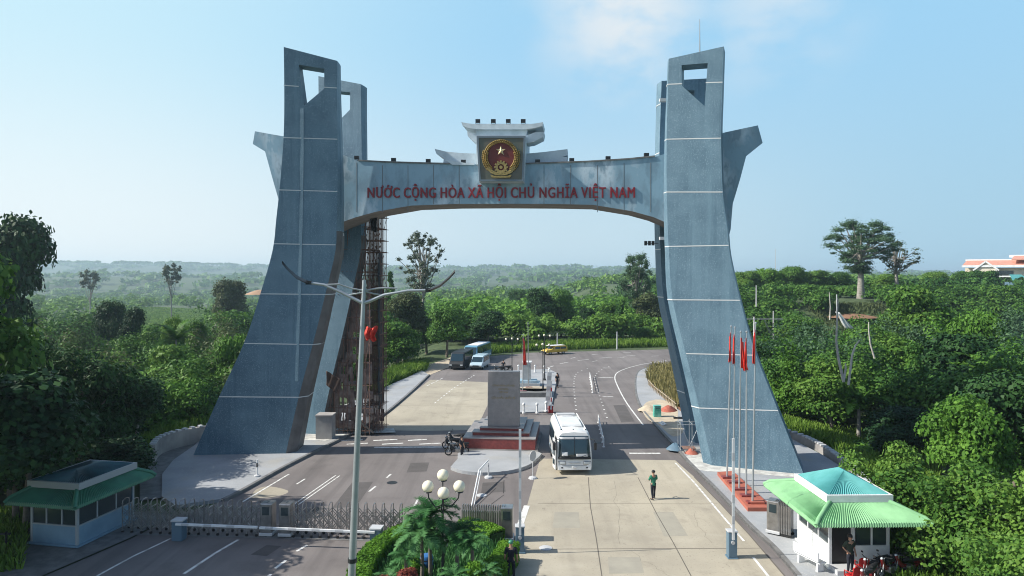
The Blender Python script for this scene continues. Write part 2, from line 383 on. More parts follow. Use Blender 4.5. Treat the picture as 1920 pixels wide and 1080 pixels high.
road = [(-700, 1500), (-300, 1290)]+kerb_left+[(835, 692), (905, 669), (1000, 661), (1250, 655), (1420, 652), (1500, 652), (1500, 669), (1440, 671), (1290, 678)]+kerb_right+[(1750, 1500)]
sheet('road', road, M_['asphalt'], 0)
lane = [(1013, 860), (1115, 861), (1266, 863), (1300, 893), (1350, 944), (1404, 1003), (1478, 1090), (1700, 1420), (800, 1500), (955, 1100), (978, 985)]
sheet('concrete_lane', lane, M_['concrete'], .004)
sheet('concrete_apron', [(806, 712), (850, 714), (918, 717), (914, 760), (893, 806), (800, 808), (682, 806), (716, 786), (768, 742)], M_['concrete'], .004)
jm = mat('lane_joint', (.13, .115, .095), .9)
mk = MB()
def ribbon(m, pts, w, z=.008, wpx=False):
    L = [G(x, y) for x, y in pts]
    for a, b in zip(L, L[1:]):
        d = (b-a).normalized(); s = Vector((-d.y, d.x, 0))*w/2
        m.add([(p.x, p.y, z) for p in (a-s, b-s, b+s, a+s)], [(0, 1, 2, 3)])
def dashes(m, pts, w, on, off, z=.008):
    L = [G(x, y) for x, y in pts]; acc = 0; P2 = []
    for a, b in zip(L, L[1:]):
        n = max(1, int((b-a).length/.1))
        P2 += [a.lerp(b, i/n) for i in range(n)]
    seg = []; s = 0
    for a, b in zip(P2, P2[1:]):
        d = (b-a).length; s += d
        if s % (on+off) < on:
            t = (b-a).normalized(); q = Vector((-t.y, t.x, 0))*w/2
            m.add([(p.x, p.y, z) for p in (a-q, b-q, b+q, a+q)], [(0, 1, 2, 3)])
j = MB()
ribbon(j, [(1103, 895), (1107, 950), (1118, 1010), (1130, 1090)], .05)
ribbon(j, [(1196, 895), (1232, 965), (1262, 1017), (1300, 1088)], .05)
ribbon(j, [(990, 1030), (1200, 1029), (1425, 1028)], .05, .009)
ribbon(j, [(1008, 944), (1345, 945)], .03, .009)
ribbon(j, [(1302, 895), (1352, 946), (1406, 1004), (1480, 1090)], .07)
ribbon(j, [(700, 760), (900, 762)], .04, .009)
tag(j.build('lane_joints', jm), kind='structure')
rm = MB()
ribbon(rm, smooth_px([(1250, 676), (1200, 684), (1164, 695), (1153, 706), (1158, 724), (1176, 757), (1206, 797)], 5), .14)
ribbon(rm, [(1266, 868), (1300, 903), (1361, 975), (1395, 1015)], .12, .012); ribbon(rm, [(1412, 1045), (1448, 1090)], .13, .012)
dashes(rm, smooth_px([(1102, 691), (1082, 699), (1076, 718), (1078, 748), (1081, 772)], 5), .17, .32, 1.7)
dashes(rm, smooth_px([(1142, 687), (1121, 698), (1115, 713), (1123, 739), (1139, 786)], 5), .17, .32, 1.6)
dashes(rm, smooth_px([(1026, 690), (1060, 680), (1120, 672), (1210, 665)], 5), .16, 2.6, 2.4)
dashes(rm, smooth_px([(1070, 672), (1120, 664), (1230, 659)], 5), .16, 1.5, 5)
dashes(rm, smooth_px([(1110, 678), (1160, 671), (1240, 667)], 5), .16, 1.5, 5)
ribbon(rm, [(455, 941), (542, 889)], .13)
ribbon(rm, [(548, 948), (630, 891)], .09); ribbon(rm, [(557, 948), (637, 892)], .09)
ribbon(rm, [(556, 908), (572, 898)], .12); ribbon(rm, [(692, 922), (704, 912)], .14); ribbon(rm, [(725, 896), (733, 889)], .14)
ribbon(rm, [(776, 950), (785, 934)], .12)
ribbon(rm, [(182, 1080), (250, 1043), (320, 1010)], .13); ribbon(rm, [(345, 1076), (404, 1037), (447, 1012)], .16)
ribbon(rm, [(556, 1034), (576, 1022)], .15); ribbon(rm, [(516, 1066), (536, 1051)], .15); ribbon(rm, [(496, 1086), (508, 1077)], .15)
ribbon(rm, [(702, 839), (862, 838)], .34); ribbon(rm, [(1180, 850), (1238, 850)], .3)
for a, b in ((640, 680), (700, 745), (765, 800)): ribbon(rm, [(a, 826), (b, 824)], .3)
for a, b in ((650, 690), (716, 756), (786, 826)): ribbon(rm, [(a, 833), (b, 831)], .25)
dashes(rm, [(800, 724), (832, 708)], .13, 1.2, .6, .012)
dashes(rm, [(815, 756), (850, 728), (892, 702)], .12, .7, .7, .012)
ribbon(rm, [(1122, 708), (1150, 708)], .25); ribbon(rm, [(1130, 744), (1150, 744)], .22); ribbon(rm, [(1130, 690), (1145, 690)], .25)
ribbon(rm, [(975, 985), (988, 948)], .35, .012)
tag(rm.build('road_markings', M_['paint']), kind='structure')
# patches and trenches in the near carriageway
pt = MB()
for pts in ([(944, 925), (945, 900)], [(895, 948), (930, 915)], [(915, 950), (945, 928)]): ribbon(pt, pts, .05, .006)
tag(pt.build('trench_line', mat('tar_line', (.035, .033, .032), .9)), kind='structure')
ribc = MB(); L = smooth_px([(470, 934), (480, 918), (505, 912), (540, 920), (530, 928), (500, 934)], 3)
sheet('sand_patch', L, M_['concrete'], .003)
# raised pavements with kerbs
kl = [p for p in kerb_left if p[1] <= 945]
left_pave = kl + [(790, 696), (772, 706), (735, 722), (700, 738), (650, 760), (560, 790), (470, 806), (385, 812), (365, 838), (325, 866), (304, 893), (303, 935), (330, 952)]
sheet('pavement', left_pave, M_['paving'], .15, thick=.3)
def kerb_strip(pts, w, name='kerb', z=.17, side=1):
    m = MB(); L = [G(x, y) for x, y in pts]
    for i, (a, b) in enumerate(zip(L, L[1:])):
        d = (b-a).normalized(); s = Vector((-d.y, d.x, 0))*w*side
        q = [a, b, b-s, a-s]
        m.prism([Vector((p.x, p.y, -.2)) for p in q], (0, 0, z+.2))
    return tag(m.build(name, M_['kerb']), kind='structure')
kerb_strip(kl, .22, side=1)
right_pave = kerb_right+[(1760, 1500), (2300, 1500), (1740, 1130), (1640, 985), (1640, 930), (1600, 893), (1545, 858), (1484, 826), (1400, 800), (1300, 790), (1268, 768), (1240, 745), (1216, 722), (1211, 704), (1222, 693)]
sheet('pavement', right_pave, M_['paving'], .15, thick=.3)
kerb_strip(kerb_right, .2, side=-1)
sheet('grass_bed', [(1216, 722), (1211, 704), (1222, 693), (1262, 690), (1340, 700), (1400, 760), (1300, 790), (1268, 768), (1240, 745)], M_['soil'], .02)
sheet('dirt_road', [(1400, 672), (1400, 648), (1520, 650), (1520, 668)], M_['soil'], .03)
sheet('gravel_edge', [(786, 700), (805, 703), (835, 691), (905, 668), (905, 660), (850, 668), (800, 685)], M_['sand'], -.01)
sheet('sand_heap_ground', smooth_px([(1203, 772), (1212, 757), (1240, 752), (1268, 765), (1272, 790), (1282, 812), (1262, 822), (1235, 800), (1215, 790), (1203, 772)], 3), M_['sand'], .158)
sheet('spilled_plaster', smooth_px([(1284, 862), (1310, 850), (1345, 872), (1400, 880), (1470, 890), (1508, 892), (1500, 900), (1440, 895), (1370, 890), (1310, 885), (1284, 862)], 3), mat('plaster', (.62, .62, .58), .9, col2=(.36, .35, .33), scale=1.6), .158)
sheet('spilled_plaster', [(560, 828), (590, 812), (640, 806), (738, 806), (742, 814), (650, 817), (610, 830)], mat('plaster', (.6, .6, .6)), .156)
# earth strips round the left booth and drain
sheet('drain_path', [(303, 935), (304, 893), (325, 866), (365, 838), (385, 812), (330, 820), (285, 855), (262, 895), (262, 940)], M_['kerb'], .05)
# retaining walls: white walls with notched coping
def curved_wall(name, pts, h, label, cat, z0=-.2, coping=True, matk='concrete_wall', w=.3):
    t = empty(name, G(*pts[0]), 0, label, cat); m = MB(); c = MB(); org = t.location
    L = [G(x, y)-org for x, y in pts]
    for a, b in zip(L, L[1:]):
        m.bar(a+Vector((0, 0, z0+h/2)), b+Vector((0, 0, z0+h/2)), w, h)
    m.build('wall_face', M_[matk], t)
    d = 0
    P2 = []
    for a, b in zip(L, L[1:]):
        n = max(1, int((b-a).length/.45)); P2 += [(a.lerp(b, (i+.5)/n), (b-a).normalized()) for i in range(n)]
    for p, dr in P2:
        c.box(p+Vector((0, 0, z0+h+.06)), (.3, w+.1, .12), math.atan2(dr.y, dr.x))
    c.build('coping', M_['lightgrey'], t); return t
curved_wall('retaining_wall', smooth_px([(286, 868), (300, 852), (340, 838), (400, 826), (480, 815)], 4), 1.5, 'curved pale concrete wall with notched top behind the left pylons', 'wall')
curved_wall('retaining_wall', smooth_px([(1440, 815), (1484, 822), (1530, 842), (1570, 868), (1600, 893), (1640, 935)], 4), .75, 'low curved grey wall with notched coping beside the right pylon', 'wall')

# repairs, cracks and drains on the road surfaces
darkpatch = mat('asphalt_patch', (.085, .077, .074), .9, col2=(.11, .10, .097), scale=.8, speck=((.2, .19, .18), 26, .62, .75))
lightpatch = mat('concrete_patch', (.36, .335, .27), .9, col2=(.30, .28, .23), scale=.8)
for q in ([(660, 905), (700, 903), (668, 950), (622, 953)], [(770, 868), (805, 867), (800, 884), (762, 886)], [(905, 905), (945, 903), (948, 922), (902, 925)], [(1150, 760), (1172, 759), (1190, 790), (1165, 792)], [(1010, 700), (1040, 699), (1038, 712), (1008, 713)], [(470, 1040), (500, 1022), (528, 1024), (500, 1043)]):
    sheet('road_patch', q, darkpatch, .003)
for q in ([(1040, 960), (1085, 960), (1088, 990), (1036, 990)], [(1225, 960), (1262, 960), (1290, 1005), (1245, 1006)], [(1140, 1045), (1200, 1045), (1208, 1075), (1142, 1076)]):
    sheet('road_patch', q, lightpatch, .0065)
cr = MB(); rc = random.Random(5)
for (x0, y0, x1, y1) in ((1150, 900, 1165, 1020), (1180, 1035, 1260, 1080), (1300, 960, 1330, 1020), (850, 730, 830, 800), (760, 760, 860, 790), (560, 920, 690, 880), (730, 870, 840, 900), (1060, 820, 1050, 850)):
    n = 9; pts = [(x0+(x1-x0)*k/n+rc.uniform(-5, 5), y0+(y1-y0)*k/n+rc.uniform(-2.5, 2.5)) for k in range(n+1)]
    ribbon(cr, pts, .009, .0085)
tag(cr.build('road_cracks', mat('crack', (.11, .10, .085), .95)), kind='structure')
for px, py in ((735, 905), (1120, 830), (590, 955)):
    d = MB().lathe([(.34, 0), (.34, .008)], n=20).build('manhole_cover', M_['darkmetal']); d.location = G(px, py, .004); tag(d, {735: 'round manhole cover in the left lanes above the folding gate', 1120: 'round manhole cover on the road right of the bus', 590: 'round manhole cover close behind the folding gate'}[px], 'manhole cover')

sheet('forecourt', [(-300, 1290), (60, 1090), (245, 1010), (330, 966), (262, 962), (235, 975), (150, 1018), (30, 1018), (-40, 1060), (-400, 1200)], M_['kerb'], .06)
# ------------------------------------------------------------------ the border gate
gate = empty('border_gate', (-2, 50, 0), 0, 'huge grey stone-clad gateway with four curved pylons and a lettered beam across the road', 'gate')
GO = Vector((-2, 50, 0))
UX = Vector((math.cos(R(-5)), math.sin(R(-5)), 0)); UY = Vector((-UX.y, UX.x, 0))
def part(m, name, mat_, parent=None, extra=None, **k):
    q = MB(); q.v = [(v[0]-GO.x, v[1]-GO.y, v[2]) for v in m.v]; q.f = list(m.f); nf = len(q.f)
    if extra:
        b = len(q.v); q.v += [(v[0]-GO.x, v[1]-GO.y, v[2]) for v in extra[0].v]; q.f += [tuple(b+i for i in f) for f in extra[0].f]
    o = q.build(name, mat_, parent or gate, **k)
    if extra:
        o.data.materials.append(extra[1])
        for p in o.data.polygons[nf:]: p.material_index = 1
    return o
def pylon(A, B, outer, inner, hole, joints, e0, e1, T0, T1, strip=None):
    A = G(*A); B = G(*B); D = (B-A).normalized(); N = Vector((-D.y, D.x, 0))
    if N.y < 0: N = -N
    def pl(x, y):
        u, z = onplane(x, y, A, D); return Vector((A.x, A.y, 0))+D*u+Vector((0, 0, max(z, -.3)))
    o = [pl(*p) for p in smooth_px(outer, 4)]; i = [pl(*p) for p in smooth_px(inner, 4)]
    h = [pl(*p) for p in hole]
    zt = max(p.z for p in o); inward = D if (sum(p.dot(D) for p in i)/len(i) > sum(p.dot(D) for p in o)/len(o)) else -D
    def chx(p): return inward*(e0+(e1-e0)*(1-p.z/zt)**1.3)
    def thk(p): return N*(T0+(T1-T0)*(1-max(0, p.z)/zt)**1.5)
    loop = o+i[::-1]
    # body from the front plane back; the inner edge is cut back in a bevel
    sol = MB(); n = len(loop); no = len(o); side_ids = []
    mid = [p+N*.05 for p in o]+[p+chx(p)+N*.55 for p in i[::-1]]
    back = [p+thk(p) for p in o]+[p+chx(p)+thk(p) for p in i[::-1]]
    tr = tessellate_polygon([loop, h]); flat = loop+h
    sol.v = [tuple(p) for p in flat]; sol.f = [tuple(t) for t in tr]
    hb = [p+thk(p) for p in h]
    b0 = len(sol.v); sol.v += [tuple(p) for p in back+hb]; sol.f += [tuple(b0+k for k in t)[::-1] for t in tr]
    m0 = len(sol.v); sol.v += [tuple(p) for p in mid]
    for k in range(n):
        k2 = (k+1) % n
        if no <= k < n-1 and max(loop[k].z, loop[k2].z) < 17: side_ids.append(len(sol.f)); side_ids.append(len(sol.f)+1)
        sol.f.append((k, k2, m0+k2, m0+k)); sol.f.append((m0+k, m0+k2, b0+k2, b0+k))
    for k in range(len(h)):
        k2 = (k+1) % len(h); sol.f.append((n+k, n+k2, b0+n+k2, b0+n+k))
    J = MB()
    for jt in joints:
        (xa, ya), (xb, yb) = jt[:2]
        pa, pb = pl(xa, ya), pl(xb, yb); ow = Vector((0, 0, .032))
        J.prism([pa-ow, pb-ow, pb+ow, pa+ow], [-N*.012]*4)
        if len(jt) > 2: continue
        ip = pa if (pa-pb).dot(inward) > 0 else pb
        q = ip+chx(ip)+N*.55; q2 = ip+chx(ip)+thk(ip)
        sN = inward*.012-N*.012
        J.prism([ip-ow, q-ow, q+ow, ip+ow], [sN]*4); J.prism([q-ow, q2-ow, q2+ow, q+ow], [inward*.012]*4)
    S = None
    if strip:
        S = MB(); pts = [pl(*p) for p in strip]
        for (a, b) in zip(pts, pts[1:]):
            # shallow wedge rib: its outward flank looks to the side
            w = .26
            va = [a, a+D*w, a+D*w-N*.04, b, b+D*w, b+D*w-N*.04]
            S.add(va, [(0, 2, 5, 3), (1, 4, 5, 2), (0, 1, 2), (3, 5, 4), (0, 3, 4, 1)])
    return sol, J, S, D, N, side_ids
def mirror(m, O):
    r = MB(); r.f = [tuple(f)[::-1] for f in m.f]
    for v in m.v:
        p = Vector(v); d = (p-O).dot(UY); q = p-UY*2*d; r.v.append(tuple(q))
    return r
HALF = 4.35
FLo = [(532, 88), (533, 170), (532, 250), (526, 335), (518, 410), (511, 470), (488, 551), (458, 642), (410, 745), (361, 857)]
FLi = [(632, 114), (632, 180), (633, 260), (633, 357), (631, 420), (629, 470), (611, 548), (588, 640), (560, 745), (535, 854)]
FLh = [(560, 121), (608, 129), (608, 166), (570, 198)]
FLj = [((532, 160), (560, 162), 1), ((608, 163.5), (631, 165)), ((531, 258), (632, 261)), ((523, 356), (632, 359)), ((514, 457), (628.5, 459)), ((488, 551), (610, 552)), ((458, 644), (586, 646)), ((411, 744), (560, 745))]
FRo = [(1357, 87), (1354, 180), (1352, 250), (1355, 360), (1364, 430), (1369, 480), (1388, 563), (1416, 660), (1458, 767), (1509, 894)]
FRi = [(1254, 110), (1252, 180), (1250, 260), (1250, 360), (1252, 430), (1254, 466), (1261, 560), (1286, 663), (1311, 764), (1337, 877)]
FRh = [(1278, 122), (1327, 118), (1321, 199), (1278, 160)]
FRj = [((1279, 157), (1252, 158)), ((1323, 155), (1355, 154), 1), ((1250, 261), (1352, 259)), ((1250, 360), (1355, 360)), ((1254, 462), (1366, 460)), ((1261, 562), (1388, 563)), ((1287, 663), (1416, 666)), ((1311, 765), (1459, 770))]
def pylon_set(A, B, o, i, h, j, e0, e1, T0, T1, strip, side=False):
    sol, J, S, D, N, sid = pylon(A, B, o, i, h, j, e0, e1, T0, T1, strip)
    refp = G(*B)
    O = refp+UY*HALF
    for mir in (0, 1):
        s2, j2 = (mirror(sol, O), mirror(J, O)) if mir else (sol, J)
        p = part(s2, 'pylon', M_['granite'], extra=(j2, M_['granite_line']))
        if side:
            p.data.materials.append(M_['granite_side'])
            for q in sid: p.data.polygons[q].material_index = 2
        if S is not None and not mir: part(S, 'corner_rib', M_['granite'], p)
        yield p, O
list(pylon_set((361, 857), (535, 854), FLo, FLi, FLh, FLj, .04, .72, 1.25, 2.5, [(563, 203), (563, 300), (561, 420), (558, 550), (554, 660), (553, 715)], True))
list(pylon_set((1509, 894), (1337, 877), FRo, FRi, FRh, FRj, .16, .70, 1.35, 2.2, None))
# --- beam
BL0 = G(535, 854)+UY*2.45; BR0 = G(1337, 877)+UY*2.45
BD = (BR0-BL0).normalized(); BN = Vector((BD.y, -BD.x, 0))        # BN looks to the camera
def bp(px, py, off=0.0):
    A = BL0+BN*off; A = Vector((A.x, A.y, 0)); u, z = onplane(px, py, A, BD); return A+BD*u+Vector((0, 0, z))
BT = 3.7
top = [(474, 270), (478, 246), (505, 251), (545, 258), (600, 275), (640, 289), (672, 302), (720, 304.5), (800, 307), (870, 308.5), (985, 308), (1100, 304), (1180, 299), (1228, 294), (1262, 284), (1310, 262), (1360, 248), (1421, 235), (1430, 268)]
bot = [(1399, 293), (1388, 335), (1374, 382), (1370, 430), (1362, 462), (1300, 440), (1246, 416), (1225, 407), (1185, 396), (1112, 384), (1040, 382.5), (940, 382), (850, 382.5), (770, 385.5), (705, 397), (665, 408), (638, 418), (590, 438), (535, 452), (529, 420), (524, 380), (511, 335), (497, 284)]
m = MB().prism([bp(*p) for p in top+bot], -BN*BT)
BEAM_SOLID = m
# thin edge band and panel joints
jm2 = MB()
for x in list(range(669, 890, 48))+list(range(1020, 1240, 50)):
    t = 303 if x < 700 or x > 1160 else 308; b_ = 383 if 780 < x < 1110 else 398
    jm2.prism([bp(x-.6, t+2, .0), bp(x+.6, t+2), bp(x+.6, b_), bp(x-.6, b_)], [BN*.01]*4)
beam = part(BEAM_SOLID, 'beam', M_['marble'], extra=(jm2, mat('marble_joint', (.16, .18, .19), .7)))
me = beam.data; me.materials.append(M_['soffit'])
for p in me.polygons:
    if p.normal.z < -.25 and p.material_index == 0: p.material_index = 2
tp = [p for p in top if 640 < p[0] < 890]; tp2 = [p for p in top if 985 <= p[0] < 1245]
for t_ in (tp, tp2):
    cp = MB()
    for a, b in zip(t_, t_[1:]):
        A_, B_ = bp(*a), bp(*b)
        cp.add([A_+BN*.08, B_+BN*.08, B_-BN*(BT+.08), A_-BN*(BT+.08)]+[p+Vector((0, 0, .1)) for p in (A_+BN*.08, B_+BN*.08, B_-BN*(BT+.08), A_-BN*(BT+.08))], [(0, 1, 2, 3), (4, 5, 6, 7), (0, 1, 5, 4), (1, 2, 6, 5), (2, 3, 7, 6), (3, 0, 4, 7)])
    part(cp, 'coping', M_['kerb'], beam)
# --- lettering
def letters(text, x0, x1, ybase, capx, parent, mat_, name, off=.0, extrude=.05, bold=.0, plane=bp, condense=True):
    cu = bpy.data.curves.new('txt', 'FONT'); cu.body = text; cu.extrude = extrude; cu.offset = bold; cu.size = 1; cu.space_word = .82; cu.space_character = 1.15
    o = bpy.data.objects.new('txt', cu); COL.objects.link(o)
    bpy.context.view_layer.update(); dg = bpy.context.evaluated_depsgraph_get()
    me = bpy.data.meshes.new_from_object(o.evaluated_get(dg)); bpy.data.objects.remove(o)
    co = np.empty(len(me.vertices)*3); me.vertices.foreach_get('co', co); co = co.reshape(-1, 3)
    if 'NƯÓC' in text:      # the horn of the hooked O, drawn as a short curved stroke at its upper right
        c2 = bpy.data.curves.new('t', 'FONT'); c2.body = 'NƯÓ'; c2.size = 1; c2.space_word = .82; c2.space_character = 1.15; c2.extrude = extrude
        o2 = bpy.data.objects.new('t', c2); COL.objects.link(o2); bpy.context.view_layer.update()
        m2 = bpy.data.meshes.new_from_object(o2.evaluated_get(bpy.context.evaluated_depsgraph_get())); bpy.data.objects.remove(o2); hx = max(v.co.x for v in m2.vertices)
        hp = [(hx-.12, .56), (hx-.02, .58), (hx+.05, .66), (hx+.05, .80), (hx-.03, .80), (hx-.04, .69), (hx-.12, .65)]
        bm = bmesh.new(); bm.from_mesh(me); fr_ = [bm.verts.new((x, y, extrude)) for x, y in hp]; bk = [bm.verts.new((x, y, -extrude)) for x, y in hp]
        bm.faces.new(fr_); bm.faces.new(bk[::-1])
        for k in range(7): bm.faces.new((fr_[k], bk[k], bk[(k+1) % 7], fr_[(k+1) % 7]))
        bm.to_mesh(me); bm.free(); co = np.empty(len(me.vertices)*3); me.vertices.foreach_get('co', co); co = co.reshape(-1, 3)
    a, b = plane(x0, ybase, off), plane(x1, ybase, off); w = (b-a).length
    sx = w/(co[:, 0].max()-co[:, 0].min()); x_ = co[:, 0].min()
    capz = (plane(x0, ybase-capx, off)-plane(x0, ybase, off)).z; sy = capz/.72
    d = (b-a).normalized(); nn_ = BN
    fs = [tuple(p.vertices) for p in me.polygons]; V = []; Fc = []
    for q, (dx, dz) in enumerate(((-.03, 0), (-.015, .004), (0, .006), (.015, .005), (.03, .002))):
        nb = len(V); V += [tuple((a-GO)+d*((c[0]+dx-x_)*sx)+Vector((0, 0, c[1]*sy))+nn_*(c[2]*(1+dz*3)+extrude+dz)) for c in co]; Fc += [tuple(nb+i for i in f) for f in fs]
    me = bpy.data.meshes.new(name); me.from_pydata(V, [], Fc); me.update()
    ob = bpy.data.objects.new(name, me); COL.objects.link(ob); me.materials.clear(); me.materials.append(mat_); ob.parent = parent; return ob
letters('NƯÓC CỘNG HÒA XÃ HỘI CHỦ NGHĨA VIỆT NAM', 690, 1190, 370.8, 19.8, beam, M_['red_paint'], 'lettering')
# --- emblem block on the beam and curved stone roof tiers
blk = MB().prism([bp(893, 311), bp(893, 253), bp(889, 232), bp(991, 232), bp(987, 253), bp(986, 311)], [-BN*3.2]*6)
part(blk, 'emblem_block', M_['white_stone'])
blk2 = MB().prism([bp(893, 254, .9), bp(986, 254, .9), bp(982, 341, .9), bp(898, 341, .9)], [-BN*1.2]*4)
part(blk2, 'emblem_box', M_['white_stone'])
def panel(px, off, th): return MB().prism([bp(x, y, off) for x, y in px], [BN*th]*len(px))
emb = part(panel([(894, 255), (985, 255), (981.5, 340), (898.5, 340)], .9, .06), 'emblem_panel', M_['panel'])
fr = MB()
ring = [(894, 255), (985, 255), (981.5, 340), (898.5, 340)]; rin = [(897.5, 258.5), (981.8, 258.5), (978.5, 336.8), (901.5, 336.8)]
for k in range(4):
    k2 = (k+1) % 4; fr.prism([bp(*ring[k], .96), bp(*ring[k2], .96), bp(*rin[k2], .96), bp(*rin[k], .96)], [BN*.07]*4)
part(fr, 'frame', mat('emblem_frame', (.16, .20, .23), .4, metal=.4), emb)
ec = (939.5, 294.5)
def epx(r, a, cx=ec[0], cy=ec[1], sy=1.0): return (cx+r*math.sin(a), cy-r*math.cos(a)*sy)
disc = part(panel([epx(27.5, 2*math.pi*k/40) for k in range(40)], .97, .05), 'red_disc', M_['emred'], emb)
# wreath: two arcs of overlapping ears
def wreath(m, r, w, lo, hi, n, off):
    for sgn in (-1, 1):
        for k in range(n):
            a = (lo+(hi-lo)*k/(n-1))*sgn; rr = r+(.8 if k % 2 else -.8)*2
            c = bp(*epx(rr, a), off)
            rad = Vector((0, 0, 0))+BD*math.sin(a)+Vector((0, 0, math.cos(a))); tan = BD*math.cos(a)*sgn-Vector((0, 0, math.sin(a)))*sgn
            d = (tan*-.75+rad*.35*(1 if k % 2 else -1)).normalized(); L = .15; q = d.cross(BN)
            m.add([c-d*L*-1, c+q*.06+BN*.05, c-d*L, c-q*.06+BN*.05, c+BN*.12], [(0, 1, 4), (1, 2, 4), (2, 3, 4), (3, 0, 4)])
wm = MB(); wreath(wm, 30, 3, .0, 2.55, 44, 1.07); wreath(wm, 33, 3, 1.2, 2.35, 22, 1.03); wreath(wm, 27.5, 3, 1.3, 2.45, 20, 1.07)
part(wm, 'wreath', M_['gold'], emb, recalc=False)
wr = MB(); N_ = 60
for sgn in (1,):
    lo, hi = -2.5, 2.5
    for k in range(N_):
        a0, a1 = lo+(hi-lo)*k/N_, lo+(hi-lo)*(k+1)/N_
        wr.prism([bp(*epx(26.2, a0), .97), bp(*epx(32, a0), .97), bp(*epx(32, a1), .97), bp(*epx(26.2, a1), .97)], [BN*.1]*4)
part(wr, 'rice_ring', M_['gold'], emb)
sp = [epx(9.5 if k % 2 == 0 else 3.9, math.pi*k/5, 939, 282.5) for k in range(10)]
st = MB(); c0 = bp(939, 282.5, 1.14)
vs = [bp(*p, 1.03) for p in sp]+[c0]; st.add(vs, [(k, (k+1) % 10, 10) for k in range(10)]); part(st, 'star', M_['gold_pale'], emb)
gr = MB(); gc = (939.5, 314)
for k in range(12):
    a = 2*math.pi*k/12; p = [epx(r_, a+da, *gc) for r_, da in ((10, -.15), (13, -.12), (13, .12), (10, .15))]; gr.prism([bp(*q, 1.03) for q in p], [BN*.12]*4)
for k in range(24):
    a0, a1 = 2*math.pi*k/24, 2*math.pi*(k+1)/24
    gr.prism([bp(*epx(r_, a_, *gc), 1.03) for r_, a_ in ((6, a0), (10.5, a0), (10.5, a1), (6, a1))], [BN*.1]*4)
    gr.prism([bp(*epx(r_, a_, *gc), 1.03) for r_, a_ in ((0.5, a0), (3.2, a0), (3.2, a1), (0.5, a1))], [BN*.09]*4)
part(gr, 'gear', M_['gold'], emb)
rb = MB()
for sgn in (-1, 1):
    P1 = [(939.5, 322), (939.5+sgn*10, 322.5), (939.5+sgn*19, 317), (939.5+sgn*24, 311), (939.5+sgn*27, 316), (939.5+sgn*20, 324), (939.5+sgn*10, 328.5), (939.5, 328.5)]
    rb.prism([bp(x, y, 1.04) for x, y in P1], [BN*.1]*8)
    P1 = [(939.5, 329.5), (939.5+sgn*12, 330), (939.5+sgn*20, 328), (939.5+sgn*17, 333), (939.5, 333.5)]
    rb.prism([bp(x, y, 1.02) for x, y in P1], [BN*.1]*5)
part(rb, 'ribbon', M_['gold'], emb)
# roof tiers: swept-up stone slabs through the block
def tier(uppts, lowpts, o1, o2):
    m = MB().prism([bp(*p, o1) for p in uppts+lowpts], [-BN*o2]*(len(uppts)+len(lowpts)))
    return part(m, 'roof_tier', M_['white_stone'])
tier([(865, 229), (880, 231.5), (893, 233), (988, 233), (1003, 231.5), (1018, 229)], [(1017, 236), (1003, 240), (988, 242), (893, 242), (878, 240), (867, 235)], .3, 2.6)
tier([(876, 247), (893, 252.5), (893, 267), (884, 262), (877, 255)], [], .1, 1.6)
tier([(987, 254), (1004, 248), (1020, 247.5), (1018, 257), (1000, 266), (987, 268)], [], .1, 1.6)
tier([(815, 279), (835, 284), (865, 287), (893, 288), (893, 308), (850, 308), (831, 306), (832, 297), (818, 288)], [], -.6, 2.0)
tier([(986, 288), (1020, 285), (1064, 279.5), (1064, 291), (1054, 294), (1064, 294), (1062, 304), (1030, 308), (986, 308)], [], -.6, 2.0)
tier([(835, 300), (870, 305), (889, 306), (889, 309), (848, 309)], [], .12, .6)
# floodlights on top of the beam and the block
fl0 = None
def floodlight(p, rz):
    global fl0
    if fl0 is None:
        b = MB().box((0, 0, .22), (.36, .22, .26)); b.box((0, .13, .22), (.26, .08, .18)); b.bar((-.16, 0, 0), (-.16, 0, .2), .03); b.bar((.16, 0, 0), (.16, 0, .2), .03); b.bar((-.16, 0, 0), (.16, 0, 0), .04)
        fl0 = b.build('floodlight', M_['darkmetal'], gate); o = fl0
    else: o = fl0.copy(); COL.objects.link(o); o.parent = gate
    o.location = Vector(p)-GO; o.rotation_euler = (0, 0, rz)
for x, y in ((669, 301), (738, 305), (803, 307), (869, 308.5), (1008, 308), (1072, 305.5), (1140, 302), (1212, 296)): floodlight(bp(x, y, -.1), 0)
for x in (896, 925, 953, 981): floodlight(bp(x, 232.5, 0), 0)
# lightning rod over the right pylon, lamps on the pylon sides
u = G(1337, 877)
m = MB().tube([P(1312, 100, 48.3), P(1312, 36, 48.3)], [.05, .02], 6); part(m, 'lightning_rod', M_['steel'])
for (x, y, Y) in ((1243, 447, 50.2), (638, 440, 52.5), (1243, 188, 50)):
    c = P(x, y, Y); m = MB().box(c, (.5, .35, .22)); m.bar(c, c+Vector((.5 if x > 900 else -.4, .2, 0)), .06); part(m, 'side_lamp', M_['lightgrey'])
c = P(1218, 456, 52.5); m = MB()
for k in range(3):
    m.box(c+Vector((-.3+k*.28, 0, 0)), (.2, .2, .34))
m.bar(c+Vector((-.4, .1, 0)), c+Vector((.7, .1, 0)), .05); part(m, 'side_lamp', M_['darkmetal'])
# inner service stub at the foot of the left pylons
c = G(622, 826); m = MB().box((c.x-.6, c.y+.4, 1.0), (1.3, 1.2, 2.0)); m.box((c.x-.6, c.y+.4, 2.05), (1.4, 1.3, .1)); part(m, 'service_box', M_['concrete_wall'])
